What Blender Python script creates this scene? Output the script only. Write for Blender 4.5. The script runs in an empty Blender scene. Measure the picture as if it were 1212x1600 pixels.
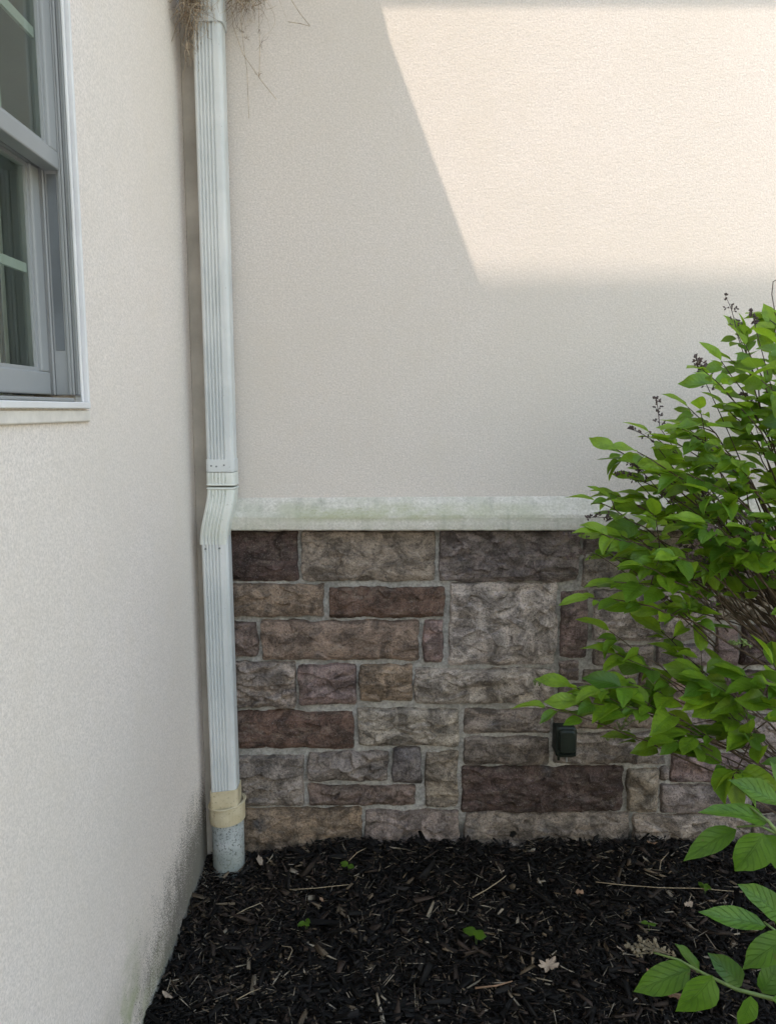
import bpy, math, random
import numpy as np
from mathutils import Vector, Matrix

# ------------------------------------------------------------------ camera, sky, sun, exposure
scene = bpy.context.scene
COL = scene.collection
CAM_H, CAM_D, PITCH, FPX = 1.53, 2.5, math.radians(7.6), 1200.0
cam_data = bpy.data.cameras.new("camera"); cam = bpy.data.objects.new("camera", cam_data); COL.objects.link(cam)
cam_data.sensor_fit = 'VERTICAL'; cam_data.sensor_height = 24.0; cam_data.lens = 24.0 * FPX / 1600.0
cam_data.clip_start = 0.02; cam_data.clip_end = 2000
cam.location = (0, -CAM_D, CAM_H); cam.rotation_euler = (math.radians(90) - PITCH, 0, 0)
scene.camera = cam

SUN_B = 3.6
SUN_DIR = Vector((SUN_B/2.51, 1.0, -SUN_B)).normalized()          # the way the light travels
SUN_EL = math.asin(-SUN_DIR.z); SUN_AZ = math.atan2(-SUN_DIR.x, -SUN_DIR.y)
world = bpy.data.worlds.new("World"); scene.world = world; world.use_nodes = True
wn = world.node_tree.nodes; wl = world.node_tree.links
bg = wn["Background"]; bg.inputs[1].default_value = 0.15
sky = wn.new("ShaderNodeTexSky"); sky.sky_type = 'NISHITA'; sky.sun_disc = False
sky.sun_elevation = SUN_EL; sky.sun_rotation = SUN_AZ; sky.air_density = 3.0; sky.dust_density = 2.0; sky.ozone_density = 2.0
wl.new(sky.outputs[0], bg.inputs[0])
sun_data = bpy.data.lights.new("sun", 'SUN'); sun = bpy.data.objects.new("sun", sun_data); COL.objects.link(sun)
sun_data.energy = 2.0; sun_data.angle = math.radians(0.5); sun_data.color = (1.0, 0.89, 0.68)
sun.rotation_euler = SUN_DIR.to_track_quat('-Z', 'Y').to_euler(); sun.location = (-3, -8, 9)
scene.view_settings.use_white_balance = True; scene.view_settings.white_balance_temperature = 6350; scene.view_settings.white_balance_tint = 21   # the camera's own white balance
scene.view_settings.view_transform = 'Standard'; scene.view_settings.look = 'None'
scene.view_settings.exposure = 1.6; scene.view_settings.gamma = 1.0

rng = np.random.default_rng(7); random.seed(7)

# ------------------------------------------------------------------ where a sight line meets a plane
def ray(px, py):
    u = (px - 606) / FPX; v = (800 - py) / FPX
    c, s = math.cos(PITCH), math.sin(PITCH)
    return np.array([u, c + s * v, -s + c * v])
ORG = np.array([0, -CAM_D, CAM_H])
def at_y(px, py, y=0.0):
    d = ray(px, py); return ORG + d * ((y + CAM_D) / d[1])
def at_x(px, py, x):
    d = ray(px, py); return ORG + d * (x / d[0])
def at_z(px, py, z=0.0):
    d = ray(px, py); return ORG + d * ((z - CAM_H) / d[2])

# ------------------------------------------------------------------ helpers
def tag(o, label=None, cat=None, group=None, kind=None):
    if label: o["label"] = label
    if cat: o["category"] = cat
    if group: o["group"] = group
    if kind: o["kind"] = kind
    return o
def empty(name, loc=(0, 0, 0), label=None, cat=None, group=None):
    o = bpy.data.objects.new(name, None); COL.objects.link(o); o.location = loc; o.empty_display_size = 0.1
    return tag(o, label, cat, group)
def mesh_obj(name, V, F, mat, parent=None, smooth=False, tint=None, uv=None):
    V = np.asarray(V, dtype=np.float64)
    me = bpy.data.meshes.new(name)
    if parent is not None:
        V = V - np.array(parent.location[:])
        p = parent.parent
        while p is not None: V = V - np.array(p.location[:]); p = p.parent
    if isinstance(F, np.ndarray):
        n, k = F.shape
        me.vertices.add(len(V)); me.vertices.foreach_set("co", V.astype(np.float32).ravel())
        me.loops.add(n * k); me.loops.foreach_set("vertex_index", F.astype(np.int32).ravel())
        me.polygons.add(n); me.polygons.foreach_set("loop_start", np.arange(0, n * k, k, dtype=np.int32))
        me.polygons.foreach_set("loop_total", np.full(n, k, dtype=np.int32))
        me.update(calc_edges=True)
    else:
        me.from_pydata([tuple(v) for v in V], [], [tuple(f) for f in F])
    if tint is not None:
        a = me.color_attributes.new("tint", 'FLOAT_COLOR', 'POINT')
        a.data.foreach_set("color", np.asarray(tint, dtype=np.float32).ravel())
    if uv is not None:
        l = me.uv_layers.new(name="uv")
        idx = np.zeros(len(me.loops), dtype=np.int32); me.loops.foreach_get("vertex_index", idx)
        l.data.foreach_set("uv", np.asarray(uv, dtype=np.float32)[idx].ravel())
    if smooth: me.polygons.foreach_set("use_smooth", np.ones(len(me.polygons), dtype=bool))
    me.validate(); me.update()
    if mat: me.materials.append(mat)
    o = bpy.data.objects.new(name, me); COL.objects.link(o)
    if parent is not None: o.parent = parent
    return o
class MB:
    def __init__(s): s.V = []; s.F = []
    def add(s, V, F):
        n = len(s.V); s.V += [tuple(v) for v in V]; s.F += [tuple(i + n for i in f) for f in F]; return s
    def box(s, a, b):
        x0, y0, z0 = a; x1, y1, z1 = b
        return s.add([(x0,y0,z0),(x1,y0,z0),(x1,y1,z0),(x0,y1,z0),(x0,y0,z1),(x1,y0,z1),(x1,y1,z1),(x0,y1,z1)],
                     [(0,3,2,1),(4,5,6,7),(0,1,5,4),(1,2,6,5),(2,3,7,6),(3,0,4,7)])
    def prism_x(s, yz, x0, x1):          # outline in (y,z), swept along x
        n = len(yz)
        V = [(x0, y, z) for y, z in yz] + [(x1, y, z) for y, z in yz]
        return s.add(V, [tuple(range(n))[::-1], tuple(range(n, 2*n))] + [(i, (i+1) % n, n + (i+1) % n, n + i) for i in range(n)])
    def prism_y(s, xz, y0, y1):
        n = len(xz)
        V = [(x, y0, z) for x, z in xz] + [(x, y1, z) for x, z in xz]
        return s.add(V, [tuple(range(n)), tuple(range(n, 2*n))[::-1]] + [((i+1) % n, i, n + i, n + (i+1) % n) for i in range(n)])
    def tube(s, pts, r, n=6, cap=True):
        pts = [Vector(p) for p in pts]; m = len(pts)
        rr = r if hasattr(r, '__len__') else [r] * m
        V = []; ref = Vector((0.3, 0.9, 0.1))
        for i, p in enumerate(pts):
            t = (pts[min(i+1, m-1)] - pts[max(i-1, 0)])
            t = t.normalized() if t.length > 1e-9 else Vector((0,0,1))
            a = t.cross(ref)
            if a.length < 1e-3: a = t.cross(Vector((1,0,0)))
            a.normalize(); b = t.cross(a)
            for k in range(n):
                an = 2 * math.pi * k / n
                V.append(p + (a * math.cos(an) + b * math.sin(an)) * rr[i])
        F = [(i*n + k, i*n + (k+1) % n, (i+1)*n + (k+1) % n, (i+1)*n + k) for i in range(m-1) for k in range(n)]
        if cap: F += [tuple(range(n))[::-1], tuple(range((m-1)*n, m*n))]
        return s.add(V, F)
    def build(s, name, mat, parent=None, smooth=False, bevel=0, kind=None):
        o = mesh_obj(name, s.V, s.F, mat, parent, smooth)
        if bevel:
            m = o.modifiers.new("bevel", 'BEVEL'); m.width = bevel; m.segments = 2; m.limit_method = 'ANGLE'
        if kind: o["kind"] = kind
        return o
# gradient noise in numpy
_perm = rng.permutation(256); _perm = np.concatenate([_perm, _perm, _perm])
_g = rng.normal(size=(256, 3)); _g /= np.linalg.norm(_g, axis=1)[:, None]
def noise3(P):
    P = np.asarray(P, dtype=np.float64); i = np.floor(P).astype(int); f = P - i; w = f*f*f*(f*(f*6-15)+10); i &= 255
    out = 0
    for dx in (0, 1):
        for dy in (0, 1):
            for dz in (0, 1):
                h = _perm[_perm[_perm[i[..., 0]+dx] + i[..., 1]+dy] + i[..., 2]+dz] & 255
                g = _g[h]; d = f - np.array([dx, dy, dz])
                out = out + (g*d).sum(-1) * (w[..., 0] if dx else 1-w[..., 0]) * (w[..., 1] if dy else 1-w[..., 1]) * (w[..., 2] if dz else 1-w[..., 2])
    return out * 1.5
def fbm(P, oct=4, ridged=False):
    a = 1.0; s = 0; P = np.asarray(P, dtype=np.float64)
    for k in range(oct):
        n = noise3(P * 2.03**k + 17.3*k)
        s = s + a * ((1 - 2*np.abs(n)) if ridged else n); a *= 0.5
    return s
def sstep(a, b, x):
    t = np.clip((x - a) / (b - a), 0, 1); return t*t*(3-2*t)

# ------------------------------------------------------------------ material helper
class Mat:
    def __init__(s, name, rough=0.6, spec=0.3):
        s.m = bpy.data.materials.new(name); s.m.use_nodes = True; s.n = s.m.node_tree.nodes; s.l = s.m.node_tree.links
        s.p = s.n["Principled BSDF"]; s.p.inputs["Roughness"].default_value = rough
        s.p.inputs["Specular IOR Level"].default_value = spec
        s.tc = s.n.new("ShaderNodeTexCoord"); s.geo = s.n.new("ShaderNodeNewGeometry")
    def pos(s, scale=(1, 1, 1)):
        mp = s.n.new("ShaderNodeMapping"); mp.inputs["Scale"].default_value = scale
        s.l.new(s.geo.outputs["Position"], mp.inputs["Vector"]); return mp.outputs[0]
    def noise(s, scale, detail=4, rough=0.5, vec=None, dist=0):
        t = s.n.new("ShaderNodeTexNoise"); t.inputs["Scale"].default_value = scale; t.inputs["Detail"].default_value = detail
        t.inputs["Roughness"].default_value = rough; t.inputs["Distortion"].default_value = dist
        s.l.new(vec if vec is not None else s.geo.outputs["Position"], t.inputs["Vector"]); return t.outputs["Fac"]
    def voro(s, scale, vec=None, feature='F1', out="Distance"):
        t = s.n.new("ShaderNodeTexVoronoi"); t.inputs["Scale"].default_value = scale; t.feature = feature
        s.l.new(vec if vec is not None else s.geo.outputs["Position"], t.inputs["Vector"]); return t.outputs[out]
    def map(s, x, a, b, c=0.0, d=1.0):
        t = s.n.new("ShaderNodeMapRange"); t.interpolation_type = 'SMOOTHSTEP'
        for k, v in zip(("From Min", "From Max", "To Min", "To Max"), (a, b, c, d)): t.inputs[k].default_value = v
        s.l.new(x, t.inputs["Value"]); return t.outputs["Result"]
    def math(s, op, a, b=None):
        t = s.n.new("ShaderNodeMath"); t.operation = op
        for i, v in enumerate((a, b)):
            if v is None: continue
            if isinstance(v, (int, float)): t.inputs[i].default_value = v
            else: s.l.new(v, t.inputs[i])
        return t.outputs[0]
    def mix(s, fac, a, b, mode='MIX'):
        t = s.n.new("ShaderNodeMix"); t.data_type = 'RGBA'; t.blend_type = mode
        for nm, v in (("Factor", fac), ("A", a), ("B", b)):
            sk = [i for i in t.inputs if i.name == nm and (i.type == ('VALUE' if nm == "Factor" else 'RGBA'))][0]
            if isinstance(v, (int, float)): sk.default_value = v
            elif isinstance(v, (tuple, list)): sk.default_value = (*v[:3], 1)
            else: s.l.new(v, sk)
        return [o for o in t.outputs if o.type == 'RGBA'][0]
    def attr(s, name="tint"):
        t = s.n.new("ShaderNodeVertexColor"); t.layer_name = name; return t.outputs["Color"]
    def xyz(s):
        t = s.n.new("ShaderNodeSeparateXYZ"); s.l.new(s.geo.outputs["Position"], t.inputs[0]); return t.outputs
    def color(s, c):
        if isinstance(c, (tuple, list)): s.p.inputs["Base Color"].default_value = (*c[:3], 1)
        else: s.l.new(c, s.p.inputs["Base Color"])
        return s
    def bump(s, h, strength=0.3, dist=0.002):
        b = s.n.new("ShaderNodeBump"); b.inputs["Strength"].default_value = strength; b.inputs["Distance"].default_value = dist
        s.l.new(h, b.inputs["Height"]); s.l.new(b.outputs[0], s.p.inputs["Normal"]); return s

M = {}
def stucco(name, base, low_dirt):
    m = Mat(name, 0.92, 0.15); x, y, z = m.xyz()
    g1 = m.noise(190, 3, 0.7); g2 = m.noise(75, 4, 0.7, vec=m.pos((0.7, 0.7, 1.3))); big = m.noise(1.3, 4, 0.55); mid = m.noise(9, 4, 0.6)
    c = m.mix(m.map(g1, 0.3, 0.7), tuple(v*0.80 for v in base), tuple(min(1, v*1.14) for v in base))
    c = m.mix(m.map(g2, 0.35, 0.68, 0, 0.35), c, tuple(v*0.82 for v in base))
    c = m.mix(m.map(big, 0.3, 0.75, 0, 0.5), c, (base[0]*0.86, base[1]*0.86, base[2]*0.82))
    c = m.mix(m.map(mid, 0.4, 0.8, 0, 0.25), c, (base[0]*0.9, base[1]*0.88, base[2]*0.82))
    # a few faint run marks and patches
    st = m.noise(1.0, 3, 0.6, vec=m.pos((5, 5, 0.6)), dist=0.5)
    c = m.mix(m.map(st, 0.6, 0.85, 0, 0.16), c, (base[0]*0.80, base[1]*0.78, base[2]*0.70))
    pt = m.map(m.noise(330, 1, 0.5), 0.74, 0.78); c = m.mix(m.math('MULTIPLY', pt, 0.3), c, (0.25, 0.24, 0.22))
    if low_dirt:
        # mud splash speckle: dense by the soil, thinning upward, and worst towards the corner
        sp = m.noise(230, 2, 0.7); sp2 = m.noise(16, 5, 0.75, vec=m.pos((1, 1, 0.6)))
        hgt = m.map(z, -0.05, 0.62, 1, 0); near = m.map(y, -1.1, -0.05, 0.42, 1.0)
        lim = m.math('SUBTRACT', 0.80, m.math('MULTIPLY', m.math('MULTIPLY', hgt, near), 0.455))
        spk = m.math('GREATER_THAN', m.math('ADD', m.math('MULTIPLY', sp, 0.7), m.math('MULTIPLY', sp2, 0.3)), lim)
        c = m.mix(m.math('MULTIPLY', spk, 0.8), c, (0.09, 0.085, 0.07))
        wet = m.math('MULTIPLY', m.map(z, -0.05, 0.28, 1, 0), m.map(m.noise(5, 4, 0.65), 0.3, 0.65))
        c = m.mix(m.math('MULTIPLY', wet, 0.7), c, (0.22, 0.215, 0.175))
        alg = m.math('MULTIPLY', m.map(m.noise(4.5, 4, 0.6), 0.48, 0.66), m.math('MULTIPLY', m.map(z, 0.0, 0.35, 1, 0), m.map(y, -0.85, -0.45, 1, 0)))
        c = m.mix(m.math('MULTIPLY', alg, 0.7), c, (0.30, 0.36, 0.17))
        crk = m.map(m.noise(12, 5, 0.7, vec=m.pos((1, 1, 0.35)), dist=1.2), 0.485, 0.5, 0, 1)
        crk2 = m.map(m.noise(12, 5, 0.7, vec=m.pos((1, 1, 0.35)), dist=1.2), 0.5, 0.515, 1, 0)
        ck = m.math('MULTIPLY', m.math('MULTIPLY', crk, crk2), m.math('MULTIPLY', m.map(z, 0.0, 0.16, 1, 0), m.map(y, -0.95, -0.2, 1, 0.3)))
        c = m.mix(m.math('MULTIPLY', ck, 0.8), c, (0.07, 0.07, 0.055))
    m.color(c)
    h = m.math('ADD', m.math('ADD', m.math('MULTIPLY', g1, 0.6), m.math('MULTIPLY', g2, 0.5)), m.math('MULTIPLY', mid, 1.0))
    m.bump(h, 0.6, 0.0026); return m.m
M['stucco_side'] = stucco("stucco_side", (0.87, 0.80, 0.76), True)
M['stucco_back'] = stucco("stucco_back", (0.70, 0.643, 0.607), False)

def simple(name, col, rough=0.5, spec=0.3, nz=None, var=0.12, bump=0.0, metal=0.0):
    m = Mat(name, rough, spec)
    n = m.noise(nz or 12, 5, 0.6)
    m.color(m.mix(m.map(n, 0.3, 0.7), tuple(v*(1-var) for v in col), tuple(min(1, v*(1+var)) for v in col)))
    if bump: m.bump(m.noise((nz or 12)*6, 3), bump, 0.001)
    m.p.inputs["Metallic"].default_value = metal
    return m.m
# downspout paint: chalky pale blue-white with grime
m = Mat("downspout_paint", 0.45, 0.35)
c = m.mix(m.map(m.noise(6, 4), 0.35, 0.7), (0.58, 0.615, 0.63), (0.70, 0.72, 0.725))
c = m.mix(m.map(m.noise(1.0, 5, 0.65, vec=m.pos((40, 40, 1.5))), 0.5, 0.75, 0, 0.4), c, (0.36, 0.38, 0.36))
c = m.mix(m.map(m.noise(130, 3, 0.7), 0.66, 0.74, 0, 0.6), c, (0.22, 0.22, 0.19))
m.color(c); M['spout'] = m.m
m = Mat("elbow_paint", 0.5, 0.35)
c = m.mix(m.map(m.noise(10, 4), 0.35, 0.7), (0.68, 0.71, 0.67), (0.78, 0.80, 0.77))
c = m.mix(m.map(m.noise(90, 4, 0.7), 0.58, 0.72, 0, 0.6), c, (0.36, 0.40, 0.31))
m.color(c); M['elbow'] = m.m
m = Mat("adapter_plastic", 0.5, 0.3)
c = m.mix(m.map(m.noise(20, 4), 0.35, 0.7), (0.56, 0.48, 0.32), (0.66, 0.585, 0.42))
c = m.mix(m.map(m.noise(110, 4, 0.7), 0.56, 0.7, 0, 0.7), c, (0.26, 0.21, 0.13))
m.color(c); M['adapter'] = m.m
m = Mat("drain_plastic", 0.5, 0.3); x, y, z = m.xyz()
c = m.mix(m.map(m.noise(20, 4), 0.35, 0.7), (0.38, 0.42, 0.43), (0.53, 0.56, 0.57))
c = m.mix(m.map(m.noise(120, 3, 0.75), 0.54, 0.60, 0, 0.85), c, (0.10, 0.11, 0.10))
c = m.mix(m.map(m.noise(200, 3, 0.75), 0.60, 0.65, 0, 0.7), c, (0.65, 0.68, 0.68))
c = m.mix(m.map(z, 0.0, 0.10, 0.55, 0), c, (0.22, 0.24, 0.20))
m.color(c); M['drain'] = m.m
# cast ledge: pale, rough, algae in patches
m = Mat("ledge_stone", 0.9, 0.15); x, y, z = m.xyz()
c = m.mix(m.map(m.noise(130, 4, 0.7), 0.3, 0.7), (0.50, 0.475, 0.43), (0.74, 0.71, 0.66))
c = m.mix(m.map(m.noise(9, 5, 0.7), 0.38, 0.66, 0, 0.7), c, (0.50, 0.50, 0.42))
al = m.math('MULTIPLY', m.map(m.noise(7, 5, 0.7, vec=m.pos((0.7, 1, 2.2))), 0.36, 0.60), m.math('MULTIPLY', m.map(z, 1.165, 1.185, 0, 1), m.map(z, 1.215, 1.235, 1, 0)))
al = m.math('MULTIPLY', al, m.math('MULTIPLY', m.map(x, -0.45, -0.2, 0, 1), m.map(x, 0.0, 0.6, 1, 0.35)))
c = m.mix(m.math('MULTIPLY', al, 0.55), c, (0.30, 0.32, 0.15))
c = m.mix(m.map(m.noise(260, 2, 0.7), 0.62, 0.68, 0, 0.6), c, (0.12, 0.12, 0.10))
c = m.mix(m.math('MULTIPLY', m.map(m.noise(1, 5, .6, vec=m.pos((25, 25, 1))), 0.5, 0.75, 0, 0.45), 1.0), c, (0.24, 0.25, 0.20))
m.color(c).bump(m.noise(220, 3, 0.6), 0.5, 0.002); M['ledge'] = m.m
# stones: tint per stone + veins, patches, grit
m = Mat("rock_face", 0.88, 0.22); t = m.attr()
c = m.mix(m.map(m.noise(13, 6, 0.72, dist=0.8), 0.36, 0.66), m.mix(0.72, t, (0.018, 0.015, 0.015)), m.mix(1.0, t, (1.22, 1.22, 1.22), 'MULTIPLY'))
c = m.mix(m.map(m.noise(26, 6, 0.7, vec=m.pos((0.6, 1, 1.5))), 0.48, 0.72, 0, 0.65), c, m.mix(0.55, t, (0.42, 0.36, 0.30)))
c = m.mix(m.map(m.noise(6, 3, 0.6), 0.60, 0.74, 0, 0.5), c, (0.10, 0.115, 0.135))
c = m.mix(m.map(m.noise(7.5, 4, 0.6, vec=m.pos((1, 1, 1.4))), 0.60, 0.75, 0, 0.5), c, (0.155, 0.110, 0.080))
c = m.mix(m.map(m.noise(170, 4, 0.85), 0.50, 0.64, 0, 0.75), c, (0.035, 0.03, 0.028))
c = m.mix(m.map(m.noise(200, 4, 0.85, vec=m.pos((1.3, 1, 0.8))), 0.57, 0.67, 0, 0.6), c, (0.52, 0.46, 0.42))
x, y, z = m.xyz()
grime = m.math('MULTIPLY', m.map(z, 0.0, 0.13, 1, 0), m.map(m.noise(22, 5, 0.7), 0.38, 0.62))
c = m.mix(m.math('MULTIPLY', grime, 0.75), c, (0.018, 0.016, 0.014))
pw = at_y(801, 1304, 0.01); dd = m.math('SQRT', m.math('ADD', m.math('POWER', m.math('ABSOLUTE', m.math('SUBTRACT', x, float(pw[0]))), 2.0), m.math('POWER', m.math('ABSOLUTE', m.math('SUBTRACT', z, float(pw[2]))), 2.0)))
c = m.mix(m.map(m.math('ADD', dd, m.math('MULTIPLY', m.noise(70, 3), 0.016)), 0.018, 0.023, 1, 0), c, (0.008, 0.008, 0.008))
m.color(c).bump(m.math('ADD', m.noise(38, 7, 0.75), m.math('MULTIPLY', m.noise(200, 3, 0.7), 0.4)), 1.0, 0.013); M['rock'] = m.m
m = Mat("mortar_joint", 0.95, 0.1); x, y, z = m.xyz()
c = m.mix(m.map(m.noise(90, 5, 0.7), 0.3, 0.7), (0.26, 0.25, 0.24), (0.50, 0.485, 0.46))
c = m.mix(m.map(m.noise(10, 6, 0.75), 0.42, 0.68, 0, 0.7), c, (0.15, 0.15, 0.14))
grime = m.math('MULTIPLY', m.map(z, 0.0, 0.16, 1, 0), m.map(m.noise(14, 5, 0.7), 0.35, 0.6))
c = m.mix(grime, c, (0.02, 0.018, 0.015))
m.color(c).bump(m.noise(180, 4, 0.7), 0.7, 0.003); M['mortar'] = m.m
# vinyl window
M['vinyl'] = simple("window_vinyl", (0.325, 0.338, 0.350), 0.4, 0.4, 5, 0.05)
M['trim_white'] = simple("white_trim", (0.78, 0.78, 0.80), 0.35, 0.4, 8, 0.05)
M['track'] = simple("window_track", (0.15, 0.165, 0.18), 0.5, 0.3, 10, 0.15)
M['caulk'] = simple("sill_strip", (0.74, 0.70, 0.65), 0.7, 0.2, 30, 0.08, 0.3)
M['muntin'] = simple("muntin_bar", (0.50, 0.56, 0.55), 0.4, 0.3, 5, 0.05)
M['curtain'] = simple("curtain_cloth", (0.86, 0.88, 0.84), 0.9, 0.1, 3, 0.12)
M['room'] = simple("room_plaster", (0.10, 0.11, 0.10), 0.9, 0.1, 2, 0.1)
m = Mat("window_glass", 0.03, 0.5)
n_, l_ = m.n, m.l
gl = n_.new("ShaderNodeBsdfGlossy"); gl.inputs["Roughness"].default_value = 0.02; gl.inputs["Color"].default_value = (0.85, 0.9, 0.9, 1)
tr = n_.new("ShaderNodeBsdfTransparent"); tr.inputs["Color"].default_value = (0.90, 0.95, 0.92, 1)
fr = n_.new("ShaderNodeFresnel"); fr.inputs["IOR"].default_value = 1.45
mx = n_.new("ShaderNodeMixShader"); l_.new(fr.outputs[0], mx.inputs[0]); l_.new(tr.outputs[0], mx.inputs[1]); l_.new(gl.outputs[0], mx.inputs[2])
l_.new(mx.outputs[0], n_["Material Output"].inputs["Surface"]); M['glass'] = m.m
# soil, mulch
m = Mat("soil", 1.0, 0.1)
c = m.mix(m.map(m.noise(60, 6, 0.7), 0.35, 0.7), (0.008, 0.007, 0.006), (0.035, 0.027, 0.02)); m.color(c).bump(m.noise(90, 5, 0.7), 1.0, 0.01); M['soil'] = m.m
m = Mat("mulch_wood", 0.75, 0.25); t = m.attr()
c = m.mix(m.map(m.noise(1, 4, 0.7, vec=m.pos((260, 260, 260))), 0.3, 0.7), m.mix(0.5, t, (0, 0, 0)), t); m.color(c).bump(m.noise(300, 3), 0.5, 0.001); M['mulch'] = m.m
m = Mat("lawn", 0.95, 0.1)
c = m.mix(m.map(m.noise(3, 6, 0.7), 0.3, 0.7), (0.05, 0.085, 0.02), (0.10, 0.14, 0.045)); m.color(c).bump(m.noise(120, 4, 0.7), 0.8, 0.02); M['lawn'] = m.m
# leaves
def leaf_mat(name, dark, light, young):
    m = Mat(name, 0.42, 0.4); t = m.attr()
    sp = m.n.new("ShaderNodeSeparateColor"); m.l.new(t, sp.inputs[0])
    c = m.mix(sp.outputs[0], dark, light); c = m.mix(sp.outputs[1], c, young)
    uvn = m.n.new("ShaderNodeUVMap"); uvn.uv_map = "uv"
    su = m.n.new("ShaderNodeSeparateXYZ"); m.l.new(uvn.outputs[0], su.inputs[0])
    av = m.math('ABSOLUTE', m.math('SUBTRACT', su.outputs[1], 0.5))
    vein = m.math('SINE', m.math('MULTIPLY', m.math('SUBTRACT', su.outputs[0], m.math('MULTIPLY', av, 0.55)), 44.0))
    vein = m.map(vein, 0.80, 1.0); mid = m.map(av, 0.012, 0.03, 1, 0)
    ln = m.math('MAXIMUM', m.math('MULTIPLY', vein, 0.45), mid)
    c = m.mix(m.math('MULTIPLY', ln, 0.35), c, tuple(min(1, v*1.5 + 0.02) for v in light))
    c = m.mix(m.map(m.noise(40, 4, 0.7), 0.4, 0.72, 0, 0.55), c, tuple(v*0.8 for v in dark))
    c = m.mix(m.map(m.noise(110, 2, 0.6), 0.71, 0.74, 0, 0.7), c, (0.12, 0.09, 0.03))
    m.color(c); m.bump(m.math('MULTIPLY', ln, -1.0), 1.0, 0.004)
    tl = m.n.new("ShaderNodeBsdfTranslucent"); mx = m.n.new("ShaderNodeMixShader"); mx.inputs[0].default_value = 0.42
    m.l.new(m.mix(0.5, c, tuple(min(1, v*1.6) for v in young)), tl.inputs[0])
    m.l.new(m.p.outputs[0], mx.inputs[1]); m.l.new(tl.outputs[0], mx.inputs[2]); m.l.new(mx.outputs[0], m.n["Material Output"].inputs["Surface"])
    return m.m
M['leaf'] = leaf_mat("shrub_leaf", (0.045, 0.125, 0.015), (0.14, 0.29, 0.022), (0.30, 0.46, 0.020))
M['leaf_near'] = leaf_mat("near_leaf", (0.035, 0.105, 0.012), (0.075, 0.19, 0.018), (0.14, 0.27, 0.018))
M['bark'] = simple("shrub_bark", (0.085, 0.062, 0.045), 0.9, 0.15, 60, 0.4, 0.6)
M['green_stem'] = simple("green_stem", (0.12, 0.17, 0.05), 0.6, 0.3, 60, 0.2)
M['seed'] = simple("dry_seed", (0.10, 0.075, 0.075), 0.8, 0.2, 90, 0.35)
M['straw'] = simple("dry_straw", (0.44, 0.36, 0.27), 0.9, 0.1, 60, 0.35)
M['straw_dark'] = simple("dry_rootlets", (0.20, 0.145, 0.10), 0.9, 0.1, 60, 0.4)
M['dry_leaf'] = simple("dry_leaf", (0.24, 0.15, 0.095), 0.8, 0.2, 50, 0.3, 0.4)
M['dry_leaf_pale'] = simple("dry_leaf_pale", (0.33, 0.26, 0.20), 0.8, 0.2, 50, 0.25, 0.4)
M['twig'] = simple("dry_twig", (0.34, 0.27, 0.18), 0.85, 0.15, 70, 0.3)
M['box_green'] = simple("dark_green_plastic", (0.013, 0.021, 0.017), 0.45, 0.35, 25, 0.25)
M['roofing'] = simple("roof_shingle", (0.07, 0.065, 0.06), 0.9, 0.1, 30, 0.3, 0.5)
M['siding'] = simple("neighbour_siding", (0.42, 0.39, 0.34), 0.8, 0.2, 3, 0.08)
M['concrete'] = simple('concrete', (0.42, 0.40, 0.36), 0.9, 0.1, 2, 0.1, 0.3)
M['far_leaf'] = simple('far_leaf', (0.06, 0.11, 0.03), 0.8, 0.2, 1, 0.4)
M['dark_glass'] = simple("neighbour_glass", (0.03, 0.035, 0.04), 0.08, 0.6, 3, 0.05)
M['tuft'] = simple('dry_tuft', (0.15, 0.125, 0.085), 0.9, 0.1, 60, 0.4)
M['corner_shade'] = simple('corner_shade_strip', (0.47, 0.435, 0.395), 0.9, 0.1, 5, 0.2, 0.4)  # darker tone stands in for the shade in the wall corner
M['spot'] = simple("dark_stain", (0.012, 0.011, 0.010), 0.9, 0.1, 60, 0.3)

# ------------------------------------------------------------------ ground
XL = -0.63                                                  # face of the side wall
def gz(x, y):
    x = np.asarray(x, float); y = np.asarray(y, float)
    base = -0.045 + 0.055 * sstep(0.0, 0.5, x - XL) * sstep(-0.9, 0.0, y) + 0.02 * sstep(-0.25, 0.0, y)
    return base + 0.018 * fbm(np.stack([x*4, y*4, 0*x], -1), 3)
nx, ny = 150, 100
gx, gy = np.meshgrid(np.linspace(-0.66, 3.2, nx), np.linspace(-3.4, 0.06, ny))
gzv = gz(gx, gy) - 0.012 + 0.004 * fbm(np.stack([gx*40, gy*40, 0*gx], -1), 2)
V = np.stack([gx, gy, gzv], -1).reshape(-1, 3)
I = np.arange(nx*ny).reshape(ny, nx)
F = np.stack([I[:-1, :-1], I[:-1, 1:], I[1:, 1:], I[1:, :-1]], -1).reshape(-1, 4)
tag(mesh_obj("soil_bed", V, F, M['soil'], smooth=True), kind='structure')
mb = MB(); mb.box((-300, -300, -0.9), (300, 300, -0.13)); tag(mb.build("lawn_ground", M['lawn']), kind='structure')

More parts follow.
